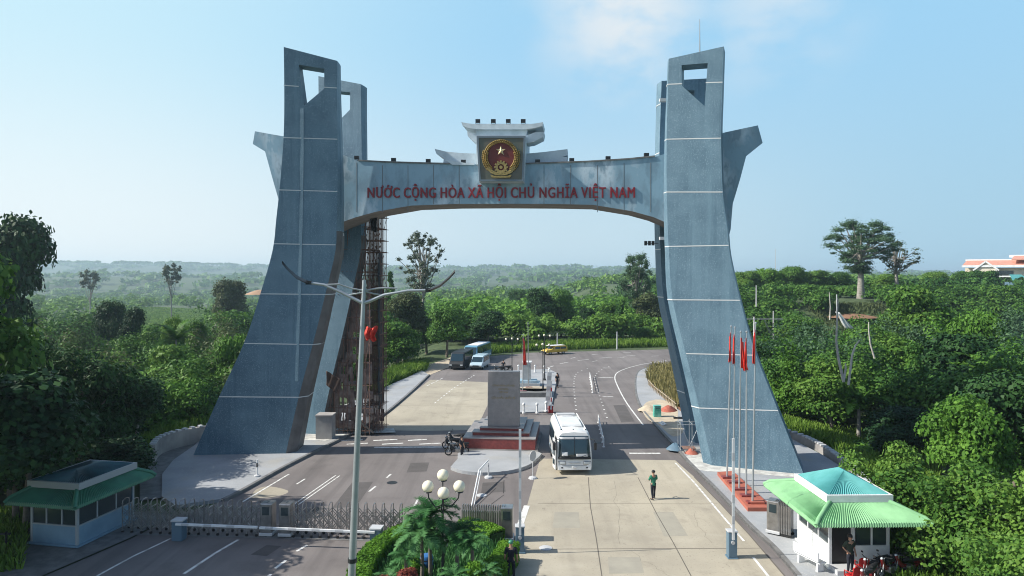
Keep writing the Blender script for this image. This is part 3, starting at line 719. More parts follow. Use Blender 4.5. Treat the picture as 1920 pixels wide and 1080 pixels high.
# ------------------------------------------------------------------ monument island
def obj_at(name, g, rz, label, cat, group=None): return empty(name, g, rz, label, cat, group)
sheet('pavement', smooth_px([(845, 881), (858, 866), (872, 851), (1006, 851), (1003, 868), (985, 880), (950, 889), (905, 892), (866, 888), (845, 881)], 3), M_['paving'], .22, thick=.35)
mon = obj_at('monument', G(935, 849), R(-5.5), 'grey engraved stone slab on a red granite stepped base in the road island', 'monument')
m = MB().box((0, 3.1, .12), (5.9, 6.5, .24)); m.build('plinth', M_['kerb'], mon)
m = MB().box((0, 3.2, .62), (5.5, 6.1, .76)); m.build('step', M_['granred'], mon)
m = MB().box((0, 3.2, 1.03), (5.56, 6.16, .07)); m.build('tread', M_['slabstone'], mon)
m = MB().box((.05, 3.5, 1.17), (4.4, 5.1, .24)); m.build('step', M_['granred'], mon)
m = MB().box((.05, 3.5, 1.31), (4.46, 5.16, .05)); m.build('tread', M_['slabstone'], mon)
m = MB().box((.05, 3.6, 1.42), (3.4, 4.2, .2)); m.build('step', M_['granred'], mon)
m = MB().box((.05, 3.6, 1.54), (3.46, 4.26, .05)); m.build('tread', M_['slabstone'], mon)
slab = MB().box((.15, 2.35, 3.72), (2.5, .75, 4.3)).build('slab', M_['slabstone'], mon, bevel=.03)
def txt_rows(rows):
    for (t, zz, w, h_) in rows:
        cu = bpy.data.curves.new('t', 'FONT'); cu.body = t; cu.size = h_/.72; cu.align_x = 'CENTER'; cu.extrude = .012; cu.offset = .006
        o = bpy.data.objects.new('t', cu); COL.objects.link(o); bpy.context.view_layer.update()
        me = bpy.data.meshes.new_from_object(o.evaluated_get(bpy.context.evaluated_depsgraph_get())); bpy.data.objects.remove(o)
        xs = [v.co.x for v in me.vertices]; k = w/(max(xs)-min(xs)); ins = MB(); b = 0
        for v in me.vertices: ins.v.append((.15+v.co.x*k, 2.35-.378-v.co.z, zz+v.co.y))
        for p in me.polygons: ins.f.append(tuple(b+i for i in p.vertices))
        ins.build('inscription', mat('faded_gold', (.30, .24, .15), .6), slab)
txt_rows([('CỘNG HÒA XÃ HỘI', 4.72, 1.75, .13), ('CHỦ NGHĨA', 4.45, .8, .12), ('VIỆT NAM', 4.2, .7, .12), ('CỬA KHẨU QUỐC TẾ', 3.75, 1.9, .14)])
# ------------------------------------------------------------------ street furniture builders
def traffic_bar(px, py, label, h=1.1):
    t = obj_at('marker_post', G(px, py, .15 if py < 900 and px < 640 else 0), 0, label, 'post')
    MB().lathe([(.2, 0), (.2, .06), (.06, .12)], n=12).build('base', M_['lightgrey'], t, smooth=40)
    MB().lathe([(.045, .1), (.045, h)], n=8).build('pole', M_['white'], t, smooth=40)
    MB().lathe([(.05, h*.55), (.05, h*.8)], n=8).build('band', M_['black'], t); return t
traffic_bar(482, 893, 'thin black and white marker post on the left pavement edge')
def bollard(p, label=None):
    t = empty('bollard', p, 0, label, 'bollard', 'white bollards at the far island')
    MB().lathe([(.16, 0), (.16, .12), (.09, .16), (.09, .75)], n=10).build('post', M_['white'], t, smooth=40)
    MB().sphere((0, 0, .88), .15, 10).build('cap', M_['white'], t, smooth=60); return t
# the long far island
sheet('pavement', [(968, 776), (1032, 774), (1046, 702), (1030, 694), (958, 696)], M_['paving'], .15, thick=.3)
m = MB(); A = G(972, 776, .15); B = G(1026, 774, .15)
m.prism([G(972, 745, .15), G(1030, 745, .15), G(1031, 737, .15), G(972, 736, .15)], (0, 0, .5)); t = m.build('flower_bed', M_['kerb']); tag(t, 'low dark stone bed crossing the far island behind the slab', 'planter')
t = obj_at('stone_platform', G(1003, 737, .15), R(-4), 'pale round-edged platform behind the grey slab', 'platform'); L = 26
MB().lathe([(1.9, 0), (1.9, .45), (1.75, .5)], n=28).build('platform_base', M_['sand'], t, smooth=30)
fp0 = obj_at('memorial_pedestal', G(988, 722, .15), R(-4), 'small blue-grey stepped pedestal with a square column on the far island', 'pedestal')
MB().box((0, 0, .2), (3.2, 2.6, .4)).build('step', M_['steel'], fp0); MB().box((0, 0, .52), (2.4, 1.9, .24)).build('step', M_['marble'], fp0)
MB().box((0, 0, 1.7), (1.0, .8, 2.1), taper=.85).build('column', M_['steel'], fp0); MB().box((0, 0, 2.82), (1.15, .95, .14)).build('cap', M_['white'], fp0)
for px, py, l in ((982, 775, 'white bollard nearest the grey slab on the far island'), (1007, 775, 'middle white bollard at the front of the far island'), (1024, 772, 'white bollard beside the red and white gate arm'), (1030, 705, 'white bollard at the far right corner of the island'), (1021, 699, 'white bollard beyond the black lamp posts'), (1003, 698, 'white bollard at the far end by the square column'), (972, 698, 'white bollard just above the top of the grey slab')):
    bollard(G(px, py, .15), l)
def two(a, b, name, ma, mb_, par):
    nf = len(a.f); a.add(b.v, b.f); o = a.build(name, ma, par); o.data.materials.append(mb_)
    for p in o.data.polygons[nf:]: p.material_index = 1
    return o
def arm_barrier(g, h, rz, label, box_mat='blueox', boxh=1.25, up=True, red=True, dirv=(1, 0, 0), ang=90, boxw=.42, wid=.12):
    t = empty('barrier_gate', g, rz, label, 'barrier')
    MB().box((0, 0, boxh/2+.03), (boxw, .38, boxh-.06)).box((0, 0, .03), (boxw+.1, .5, .06)).build('housing', M_[box_mat], t, bevel=.03)
    MB().box((0, 0, boxh+.03), (boxw+.06, .44, .06)).build('lid', M_['lightgrey'], t, bevel=.015)
    MB().lathe([(.09, -.03), (.09, .03)], (0, 0, 0), 12, Matrix.Translation((0, -.2, boxh*.62)) @ Matrix.Rotation(R(90), 4, 'X')).build('emblem_disc', M_['lightgrey'], t)
    d = Vector((math.cos(R(ang)), 0, math.sin(R(ang)))); p0 = Vector((0, -.24, boxh-.12))
    n = int(h/1.0); am = MB().bar(p0-d*.2, p0+d*h, wid, .05)
    bm_ = MB()
    for k in range(n):
        a = p0+d*(.55+k*1.0); bm_.bar(a, a+d*.38, wid+.008, .058)
    two(am, bm_, 'arm', M_['white'], M_['red'] if red else M_['lightgrey'], t); return t
arm_barrier(G(975, 1035), 4.9, 0, 'raised white barrier arm on a blue-grey box by the hedge at the road centre', red=False)
arm_barrier(G(1372, 1045), 4.6, 0, 'raised white barrier arm on a blue-grey box at the right pavement', red=False)
arm_barrier(G(1026, 773), 3.3, 0, 'raised thick white arm at the corner of the far island', 'white', .8, red=False, wid=.42, ang=86)
arm_barrier(G(1033, 774), 2.6, 0, 'slim red and white raised arm beside the thick white one', 'red', .7, ang=89)
# low boom barriers across the left carriageway
def low_boom(a, b, label, post_at):
    A, B = G(*a), G(*b); t = empty('boom_barrier', (A.x, A.y, 0), math.atan2(B.y-A.y, B.x-A.x), label, 'barrier'); L = (B-A).length
    MB().box((post_at*L, .0, .5), (.55, .5, 1.0)).build('housing', M_['blueox'], t, bevel=.04)
    MB().box((post_at*L, 0, 1.03), (.6, .55, .07)).build('lid', M_['lightgrey'], t)
    am = MB().bar((0, -.3, .9), (L, -.3, .9), .1, .1); s = MB()
    for k in range(int(L/1.2)): s.bar((.3+k*1.2, -.3, .9), (.7+k*1.2, -.3, .9), .106, .106)
    two(am, s, 'arm', M_['white'], M_['lightgrey'], t); return t
low_boom((336, 1012), (488, 1018), 'lowered white boom on a dark post in front of the left sliding gate', .0)
low_boom((492, 1019), (706, 1028), 'lowered white boom ending at a blue-grey box by the hedge', 1.0)
# ------------------------------------------------------------------ accordion gates
def accordion(a, b, n, label, h=1.75, lattice=True, heads=(), cat='gate', z=0):
    A, B = G(*a, z), G(*b, z); t = empty('folding_gate', A, math.atan2(B.y-A.y, B.x-A.x), label, cat); L = (B-A).length; st_ = L/n
    first = {}
    for k in range(n+1):
        x = k*st_
        if 'p' not in first:
            m = MB()
            for dy in (-.28, .28):
                m.bar((0, dy, .12), (0, dy, h-.18), .05, .05)
            m.tube([(0, -.28, h-.2), (0, -.25, h-.06), (0, -.1, h), (0, .1, h), (0, .25, h-.06), (0, .28, h-.2)], .024, 5)
            m.bar((0, -.28, .25), (0, .28, .25), .04); m.bar((0, -.28, h-.35), (0, .28, h-.35), .03)
            o = m.build('gate_post', M_['stainless'], t); first['p'] = o
            first['w'] = [MB().lathe([(.075, -.03), (.075, .03)], (0, 0, 0), 8, Matrix.Translation((0, q, .075)) @ Matrix.Rotation(R(90), 4, 'X')).build('wheel', M_['rubber'], o) for q in (-.28, .28)]
        else:
            o = first['p'].copy(); COL.objects.link(o); o.parent = t
            for w in first['w']: o2 = w.copy(); COL.objects.link(o2); o2.parent = o
        o.location = (x, 0, 0)
    if lattice:
        for dy in (-.31, .31):
            m = MB()
            for k in range(n):
                for (z0, z1) in ((.25, .75), (.75, 1.25), (.35, .95), (.9, 1.4)):
                    m.bar((k*st_, dy, z0), ((k+1)*st_, dy, z1), .035, .012, (0, 1, 0)); m.bar((k*st_, dy+.012, z1), ((k+1)*st_, dy+.012, z0), .035, .012, (0, 1, 0))
            m.build('lattice', M_['stainless'], t)
    for hx in heads:
        hb = MB().box((hx*L, 0, .95), (.62, .66, 1.55)).build('motor_head', M_['stainless'], t, bevel=.05)
        MB().box((hx*L, -.335, 1.35), (.36, .02, .42)).build('display', M_['glass'], hb)
        MB().box((hx*L, 0, .14), (.7, .74, .16)).build('bumper', M_['lightgrey'], hb, bevel=.03)
    return t
def Lz(px, py): return (px, py)
accordion((236, 996), (503, 1003), 15, 'left half of the long folding steel gate, in the shade by the booth', heads=(1.0,))
accordion((538, 1004), (752, 1009), 13, 'right half of the long folding steel gate, in the sun behind the lamp pole', heads=(0.0,))
g = accordion((868, 1010), (946, 1012), 18, 'folded stack of the steel gate behind the hedge at the road centre', lattice=False, heads=(1.06,))
g = accordion((1456, 1000), (1484, 1006), 9, 'folded rusty-footed gate stack beside the right booth', lattice=False, heads=(-.14,), z=.15)
# rail on the ground under the gates
sheet('gate_track', [(236, 1003), (752, 1016), (760, 1012), (236, 999)], M_['kerb'], .014)
# ------------------------------------------------------------------ tall double lamp
yl = 18.0
lp = empty('street_lamp', (-4.46, yl, 0), 0, 'tall tapering grey lamp pole with two wing-shaped arms in the left foreground', 'street lamp')
b_ = P(683, 525, yl)-lp.location
pole = MB().tube([Vector((0, 0, 0)), b_*.5, b_], [.125, .095, .05], 14).build('pole', M_['steel'], lp, smooth=50)
mid = P(682, 568, yl)-lp.location
MB().box((0, 0, .03), (.5, .5, .06)).build('base_plate', M_['steel'], lp)
ct = P(664, 1050, yl)-lp.location; k = ct.z/b_.z
MB().tube([b_*(k-.004), b_*(k+.004)], [.12, .12], 12).build('collar', M_['darkmetal'], lp)
for sgn, tipj, hd in ((-1, [(675, 566), (640, 548), (608, 534), (579, 530)], (529, 492)), (1, [(690, 566), (720, 553), (765, 545), (803, 544)], (853, 509))):
    pts = [P(*q, yl)-lp.location for q in tipj]
    arm = MB().tube([mid]+pts, [.05, .045, .04, .035, .035], 8).build('arm', M_['steel'], lp, smooth=50)
    a, b = pts[-1], P(*hd, yl)-lp.location; d = (b-a); hm = MB()
    prof = [(0, .10), (.12, .17), (.45, .2), (.8, .13), (1, .03)]
    ring = []
    up = Vector((0, 0, 1)); s_ = Vector((0, 1, 0))
    for t_, w in prof:
        c = a+d*t_+Vector((0, 0, .10*math.sin(t_*3.14)*(-1)))
        for dy, dz in ((-w, 0), (0, .05), (w, 0), (0, -.045)): ring.append(c+s_*dy+up*dz)
    f = [(i*4+j, i*4+(j+1) % 4, (i+1)*4+(j+1) % 4, (i+1)*4+j) for i in range(4) for j in range(4)]+[(0, 1, 2, 3), (16, 17, 18, 19)]
    hm.add(ring, f); hm.build('lamp_head', M_['darkmetal'], arm, smooth=40)
    MB().box(a+Vector((0, 0, 0)), (.14, .12, .1)).build('clamp', M_['darkmetal'], arm)
for tip in ([(683, 548), (655, 553), (643, 550)], [(683, 545), (660, 541), (636, 533), (607, 534)], [(683, 545), (705, 541), (722, 540), (745, 541)], [(683, 546), (702, 551), (722, 554)]):
    MB().tube([P(*q, yl)-lp.location for q in tip], [.022]*len(tip), 6).build('brace', M_['steel'], lp)
# ------------------------------------------------------------------ globe lamps
def globe_lamp(loc, h, arms, gr, label, mat_='darkmetal', cat='lamp post', group=None):
    t = empty('globe_lamp', loc, 0, label, cat, group)
    MB().lathe([(.2, 0), (.2, .1), (.12, .25), (.10, .8), (.055, .95), (.05, h*.8), (.075, h*.82), (.04, h*.86), (.04, h)], n=10).build('pole', M_[mat_], t, smooth=40)
    for ang, rr, dz in arms:
        d = Vector((math.cos(ang), math.sin(ang), 0))
        a = MB().tube([Vector((0, 0, h*.86)), d*rr*.5+Vector((0, 0, h*.86-.12+dz*.4)), d*rr*.95+Vector((0, 0, h-.35+dz)), d*rr+Vector((0, 0, h-.1+dz))] if rr > 0 else [Vector((0, 0, h-.3)), Vector((0, 0, h-.1+dz))], .028, 6).build('arm', M_[mat_], t, smooth=40)
        c = d*rr+Vector((0, 0, h-.1+dz))
        MB().lathe([(.03, -.06), (gr*.75, .0), (gr*.6, .06)], c, 10).build('cup', M_[mat_], a)
        if gr > .1: MB().sphere(c+Vector((0, 0, gr*.95)), gr, 20, 1, 12).build('globe', M_['globe'], a, smooth=80)
    return t
b = P(830, 1000, 29); globe_lamp((b.x, 29, 0), 4.35, [(R(190), .62, .05), (R(-8), .72, .05), (R(95), .5, .35), (R(-80), .45, -.12)], .25, 'green lamp post with four cream globes rising from the hedge', 'darkmetal')
c = G(1018, 737, .15); globe_lamp(c, 5.4, [(R(180), .7, 0), (0, .7, 0), (R(90), .7, 0)], .14, 'black lamp post at the right edge of the far island', group='black lamp posts of the far island')
c = G(1021, 713, .15); globe_lamp(c, 5.6, [(R(180), .7, 0), (0, .7, 0), (R(90), .7, 0)], .14, 'second black lamp post, just behind the first on the far island', group='black lamp posts of the far island')
c = G(960, 700, .15); globe_lamp(c, 4.6, [(R(180), .8, 0), (0, .8, 0), (R(90), .7, 0)], .14, 'black lamp post rising just over the grey slab', group='black lamp posts of the far island')
# ------------------------------------------------------------------ flag poles
plinth = empty('flag_plinth', G(1392, 925, .15), 0, 'long red painted plinth with stepped foot under the five flag poles', 'plinth')
def loc(v): return v-plinth.location
pz = .15
L = [G(1345, 891, pz), G(1374, 889, pz), G(1440, 950, pz), G(1438, 959, pz), G(1402, 959, pz)]
MB().prism([loc(p) for p in L], (0, 0, .22)).build('plinth_body', M_['plinthred'], plinth)
MB().prism([loc(p)+Vector((0, 0, .22)) for p in (G(1408, 953, pz), G(1434, 953, pz), G(1428, 944, pz), G(1404, 944, pz))], (0, 0, .12)).build('step', M_['plinthred'], plinth)
def flagpole(base, top, label, flag=True, group='flag poles on the red plinth', w=1.25, z=.37, foot=True, fl=1.9):
    g = G(*base, z); Y = g.y; tz = P(*top, Y); t = empty('flagpole', g, 0, label, 'flagpole', group)
    d = Vector((tz.x-g.x, 0, tz.z-g.z)); h = d.length
    MB().tube([Vector((0, 0, 0)), d*.33, d*.33, d*.66, d*.66, d], [.062, .058, .05, .047, .038, .03], 8).build('pole', M_['steel'], t, smooth=40)
    MB().sphere(d, .07, 8).build('finial', M_['steel'], t)
    if foot: MB().box((.05, 0, .05), (.75, .42, .1)).build('foot_plate', M_['granred'], t)
    if flag:
        # limp cloth hanging in folds along the pole
        bm = MB(); nu, nv = 13, 12; r = random.Random(base[0])
        ph = r.uniform(0, 6)
        for j in range(nv+1):
            v = j/nv
            for i in range(nu+1):
                u_ = i/nu; spread = w*(.16+.34*v**1.2)*u_
                x = spread*(1 if r.random() < 2 else 1)*(.9)+.03; y = .13*math.sin(u_*11+ph+v*1.5)*(.3+v)
                zz = -v*fl*(1-.12*u_)-.42*u_*(1-v*.2)+.03*math.sin(u_*9)
                bm.v.append((d.x*.93+x*(-.3 if base[0] % 2 else .75)+.05*math.sin(u_*13+ph), y, d.z-.35+zz))
        bm.f = [(j*(nu+1)+i, j*(nu+1)+i+1, (j+1)*(nu+1)+i+1, (j+1)*(nu+1)+i) for j in range(nv) for i in range(nu)]
        o = bm.build('flag', M_['flag'], t, smooth=70, recalc=False); md = o.modifiers.new('thick', 'SOLIDIFY'); md.thickness = .012
    return t
for b0, t0, l in (((1363, 896), (1371, 612), 'flagpole with limp red flag, farthest left of five on the red plinth'), ((1375, 905), (1378, 614), 'second flagpole from the left on the red plinth, with limp red flag'), ((1386, 918), (1389, 622), 'middle flagpole of five on the red plinth, with limp red flag'), ((1399, 930), (1400, 622), 'fourth flagpole from the left on the red plinth, with limp red flag'), ((1411, 943), (1417, 606), 'rightmost and nearest flagpole on the red plinth, its flag hanging lowest')):
    flagpole(b0, t0, l)
flagpole((980, 734), (981, 628), 'flagpole with a long red flag on the far island', group='far island flag poles', z=.6, w=1.1, fl=3.0)
flagpole((991, 727), (990, 606), 'bare thin flagpole behind the red flag on the far island', flag=False, group='far island flag poles', z=.6)
# ------------------------------------------------------------------ guard booths
def booth(org, rz, w, d, label, wall, door_x=None, z0=.15, ex=(1.35, 1.35), bwall=None, sgn=1, hw=2.45, RM='green_roof', TM='teal_roof', FM='white', ah=.27):
    """local frame: x along the near wall, y along the long wall"""
    t = empty('guard_booth', org, rz, label, 'booth'); th = .12
    hx = w*sgn
    def X(a): return a*sgn
    wl_ = MB(); sill = .98
    # low walls
    wl_.box((X(w/2), d-.06, hw/2), (w, th, hw)); wl_.box((X(w-.06), d/2, hw/2), (th, d-.24, hw))
    wl_.box((X(.06), d/2, sill/2), (th, d-.004, sill))
    dx0, dx1 = door_x if door_x else (0, 0)
    if door_x: wl_.box((X((dx1+w)/2), .06, sill/2+.0), (w-dx1, th, sill))
    else: wl_.box((X(w/2), .06, sill/2), (w-.004, th-.004, sill))
    wl_.box((X(w/2), d/2, hw+.06), (w+.04, d+.04, .12)); wl_.box((X(w/2), d/2, .04), (w+.2, d+.2, .1))
    wall_o = wl_.build('wall', wall, t)
    fr = MB(); wn_ = 4 if d > 4.5 else 3
    xs = [dx1+(w-dx1)*k/2 for k in range(3)] if door_x else [w*k/3 for k in range(4)]
    fr.box((X(.05), .05, hw/2), (.12, .12, hw)); fr.box((X(w-.05), .05, hw/2), (.12, .12, hw)); fr.box((X(.05), d-.05, hw/2), (.12, .12, hw))
    for x in xs[1:-1]+([dx1] if door_x else []): fr.box((X(x), .05, hw/2+ (sill/2)), (.07, .1, hw-sill))
    ys = [d*k/wn_ for k in range(1, wn_)]
    for y in ys: fr.box((X(.05), y, hw/2+sill/2), (.1, .07, hw-sill))
    fr.box((X(.05), d/2, sill+.03), (.16, d-.1, .06)); fr.box((X((dx1+w)/2), .05, sill+.03), (w-dx1-.1, .16, .06))
    fr.build('window_frame', M_[FM], t)
    gl = MB().box((X(.055), d/2, (hw+sill)/2), (.02, d-.2, hw-sill-.02)); gl.build('glass', M_['glass'], t)
    gl = MB().box((X((dx1+w)/2), .055, (hw+sill)/2), (w-dx1-.2, .02, hw-sill-.02)); gl.build('glass', M_['glass'], t)
    if door_x:
        MB().box((X((dx0+dx1)/2), .12, hw/2), (dx1-dx0-.1, .03, hw-.1)).build('doorway', M_['black'], t)
        MB().box((X(dx1-.1), -.0, hw/2), (.08, .1, hw)).build('door_frame', M_['white'], t)
        MB().box((X((dx0+dx1)/2), -.35, .1), (dx1-dx0+.2, .8, .2)).build('door_step', M_['lightgrey'], t)
    # skirt roof of ribbed tiles: outer eave ring rounded down, inner ring under the fascia
    ea, eb = ex; ze, zf = hw+.12, hw+.58
    O = [(-ea, -eb), (w+ea, -eb), (w+ea, d+eb), (-ea, d+eb)]; ii = .12
    I = [(ii, ii), (w-ii, ii), (w-ii, d-ii), (ii, d-ii)]
    for k in range(4):
        a, b = Vector((*O[k], 0)), Vector((*O[(k+1) % 4], 0)); ia, ib = Vector((*I[k], 0)), Vector((*I[(k+1) % 4], 0))
        L = (b-a).length; n = max(8, int(L/.11)); dirn = (b-a)/L; inw = Vector((-dirn.y, dirn.x, 0))
        prof = [(0, -.22), (.03, -.08), (.16, .03), (.45, .19), (1, zf-ze)]
        m = MB(); cols = n*2
        for i in range(cols+1):
            u_ = i/cols
            for pt_, pz_ in prof:
                # the hip: rows shorten towards the top
                q = a.lerp(b, u_).lerp(ia.lerp(ib, u_), pt_)
                rib = .028*(1 if i % 2 else -1)*(1 if pt_ < .99 else 0)
                m.v.append((q.x*sgn, q.y, ze+pz_+rib))
        P_ = len(prof)
        m.f = [(i*P_+j, i*P_+j+1, (i+1)*P_+j+1, (i+1)*P_+j) for i in range(cols) for j in range(P_-1)]
        o = m.build('roof', M_[RM], t, recalc=False); md = o.modifiers.new('thick', 'SOLIDIFY'); md.thickness = .04
        hip = MB().tube([(a.x*sgn, a.y, ze-.12), (a.lerp(ia, .16).x*sgn, a.lerp(ia, .16).y, ze+.08), (ia.x*sgn, ia.y, zf+.05)], [.09, .1, .1], 8); hip.build('hip_cap', M_[RM], o, smooth=50)
    MB().box((w/2*sgn, d/2, hw+.03), (w+2*ea-.12, d+2*eb-.12, .05)).build('soffit', M_['white'], t)
    fz = zf+.15; m = MB()
    for c, s in (((w/2, 0), (w+.3, .12)), ((w/2, d), (w+.3, .12)), ((-.09, d/2), (.12, d-.12)), ((w+.09, d/2), (.12, d-.12))): m.box((c[0]*sgn, c[1], fz), (*s, .32))
    m.build('fascia', M_[FM], t)
    zt = fz+.15; ap = Vector((w/2*sgn, d/2, zt+min(w, d)*ah))
    rl = max(0, d-w)/2
    r1, r2 = Vector((w/2*sgn, d/2-rl*.9-.01, ap.z)), Vector((w/2*sgn, d/2+rl*.9+.01, ap.z))
    cn = [Vector((x*sgn, y, zt)) for x, y in ((-.02, .07), (w+.02, .07), (w+.02, d-.07), (-.02, d-.07))]
    faces = [(cn[0], cn[1], r1, r1), (cn[1], cn[2], r2, r1), (cn[2], cn[3], r2, r2), (cn[3], cn[0], r1, r2)]
    m = MB()
    for a, b, c2, d2 in faces:
        L = (b-a).length; cols = max(8, int(L/.11))*2; nb = len(m.v)
        for i in range(cols+1):
            u_ = i/cols; rib = .03*(1 if i % 2 else -1)
            p, q = a.lerp(b, u_), d2.lerp(c2, u_); m.v.append(tuple(p+Vector((0, 0, rib)))); m.v.append(tuple(q))
        m.f += [(nb+i*2, nb+i*2+1, nb+i*2+3, nb+i*2+2) for i in range(cols)]
    m.build('upper_roof', M_[TM], t, recalc=False)
    MB().box((w/2*sgn, d/2, zt-.03), (w-.1, d-.2, .04)).build('ceiling', M_['white'], t); return t
c = G(1555, 1066, .15)
rb_ = booth((c.x, c.y, .15), R(1), 2.75, 3.3, 'white guard booth with light green tiled roof in the sun at the lower right', M_['wallwhite'], door_x=(.1, 1.15), ex=(1.2, 1.3))
for ch in rb_.children:
    if ch.name.startswith('roof') or ch.name.startswith('hip'): pass
c = G(145, 1026, .1)
booth((c.x, c.y, .1), R(-11), 2.7, 3.8, 'pale blue guard booth with green roof in deep tree shade at the lower left', M_['wallblue_shaded'], sgn=-1, hw=2.25, ex=(.65, .85), RM='green_roof_shaded', TM='teal_roof_shaded', FM='frame_shaded', ah=.1)
# ------------------------------------------------------------------ concrete bench, bins, boxes
def bench(g, rz, label):
    t = empty('bench', g, rz, label, 'bench')
    MB().box((0, 0, .43), (1.5, .42, .07)).build('seat', M_['white'], t, bevel=.02)
    MB().box((0, .26, .72), (1.5, .07, .42)).build('backrest', M_['white'], t, bevel=.02)
    for x in (-.55, .55): MB().box((x, 0, .2), (.12, .36, .4), taper=.8).build('leg', M_['white'], t)
    return t
bench(G(1519, 1062, .15), R(112), 'white stone bench with backrest along the wall of the right booth')
t = empty('utility_box', G(832, 1085, 0)+Vector((.0, 0, 0)), 0, 'small white meter box fixed to the green post in the hedge', 'meter box')
MB().box((0, -.02, 1.72), (.36, .2, .5)).build('case', M_['white'], t, bevel=.02); MB().bar((0, .12, 0), (0, .12, 2.1), .05).build('mount', M_['darkmetal'], t); MB().box((0, -.13, 1.75), (.26, .02, .3)).build('door', M_['lightgrey'], t)
t = empty('blue_barrel', G(800, 1085), 0, 'shiny blue barrel standing inside the hedge planting', 'barrel')
MB().lathe([(.27, 0), (.3, .1), (.3, .45), (.32, .48), (.3, .51), (.3, .95), (.25, 1.05), (.05, 1.07)], n=20).build('body', M_['blue'], t, smooth=50); MB().lathe([(.31, .88), (.31, .92)], n=20).build('ring', M_['darkmetal'], t)
# ------------------------------------------------------------------ motorbike
def motorbike(label, g, rz, group='parked motorbikes', col='darkmetal'):
    t = empty('motorbike', g, rz, label, 'motorbike', group)
    fr_ = MB().tube([(0, .55, .85), (0, .35, .55), (0, -.1, .38), (0, -.35, .45), (0, -.7, .72)], [.05, .06, .09, .07, .05], 8).build('frame', M_[col], t, smooth=50)
    MB().box((0, 0, .38), (.3, .38, .28)).build('engine', M_['stainless'], t, bevel=.05)
    MB().tube([(0, .3, .72), (0, -.1, .78), (0, -.5, .8), (0, -.85, .86)], [.06, .14, .13, .07], 8).build('seat', M_['black'], t, smooth=50)
    MB().tube([(0, .62, .95), (0, .5, .62), (0, .3, .45)], [.07, .11, .09], 8).build('fairing', M_[col], t, smooth=50)
    for y in (.68, -.58):
        w = MB().torus((0, y, .29), .25, .045).build('wheel', M_['rubber'], t, smooth=60); s = MB()
        for k in range(6): a = k*math.pi/3; s.bar((0, y, .29), (0, y+.23*math.cos(a), .29+.23*math.sin(a)), .02)
        s.lathe([(.06, -.06), (.06, .06)], (0, 0, 0), 8, Matrix.Translation((0, y, .29)) @ Matrix.Rotation(R(90), 4, 'Y')); s.build('rim', M_['steel'], w)
    f = MB()
    for x in (-.07, .07): f.bar((x, .68, .29), (x*.8, .52, .98), .035)
    f.build('fork', M_['steel'], t)
    MB().tube([(-.33, .38, 1.02), (-.12, .5, 1.0), (.12, .5, 1.0), (.33, .38, 1.02)], .018, 6).build('handlebar', M_['darkmetal'], t)
    MB().sphere((0, .62, .95), .065, 10).build('headlight', M_['lamp_glass'], t, smooth=60)
    for x in (-.3, .3): MB().box((x, .42, 1.16), (.1, .02, .07)).build('mirror', M_['black'], t)
    MB().tube([(.12, .1, .3), (.14, -.6, .35)], .04, 6).build('exhaust', M_['chrome'], t)
    MB().bar((-.02, 0, .3), (-.2, -.05, .02), .025).build('kickstand', M_['darkmetal'], t)
    MB().tube([(0, -.25, .6), (0, -.6, .68), (0, -.88, .62)], [.05, .09, .03], 6).build('mudguard', M_[col], t); return t
mb = motorbike('dark motorbike parked left of the monument base, nearest the camera', G(858, 853), R(100), 'motorbikes beside the monument')
def bike(g, rz, label, group): return put(copy_tree(mb), g, rz, None, label, group)
bike(G(850, 843), R(70), 'second dark motorbike parked left of the monument base', 'motorbikes beside the monument')
bike(G(857, 834), R(85), 'third dark motorbike, farthest of those left of the monument base', 'motorbikes beside the monument')
for px, py, a, l in ((936, 699, 80, 'motorbike just above the left half of the grey slab'), (948, 698, 100, 'motorbike beside the man above the grey slab')): bike(G(px, py), R(a), l, 'motorbikes on the far road')
mr_ = motorbike('dark red motorbike right of the booth door, nearest the booth wall', G(1640, 1085, .15), R(115), 'motorbikes by the right booth', 'maroon')
for px, py, a, l in ((1668, 1082, 122, 'dark red motorbike in the middle of the row right of the booth'), (1704, 1080, 98, 'dark red motorbike at the right end of the row under the trees'), (1628, 1104, 130, 'motorbike cut by the lower edge of the photo')): put(copy_tree(mr_), G(px, py, .15), R(a), None, l, 'motorbikes by the right booth')
def plastic_chair(g, rz, label):
    t = empty('chair', g, rz, label, 'chair', 'red plastic chairs by the right booth')
    MB().box((0, 0, .44), (.46, .44, .05)).build('seat', M_['red'], t, bevel=.02)
    MB().prism([(-.22, .2, .46), (.22, .2, .46), (.21, .25, .85), (.12, .27, .93), (-.12, .27, .93), (-.21, .25, .85)], (0, .03, 0)).build('backrest', M_['red'], t)
    for x in (-.2, .2):
        for y in (-.18, .18): MB().bar((x, y, .42), (x*1.2, y*1.2, 0), .05).build('leg', M_['red'], t)
    for x in (-.25, .25): MB().tube([(x, -.18, .42), (x, -.18, .64), (x, .2, .66)], .022, 6).build('armrest', M_['red'], t)
    return t
plastic_chair(G(1598, 1098, .15), R(200), 'bright red plastic chair in front of the booth step')
plastic_chair(G(1617, 1081, .15), R(170), 'dark red plastic chair against the booth wall')
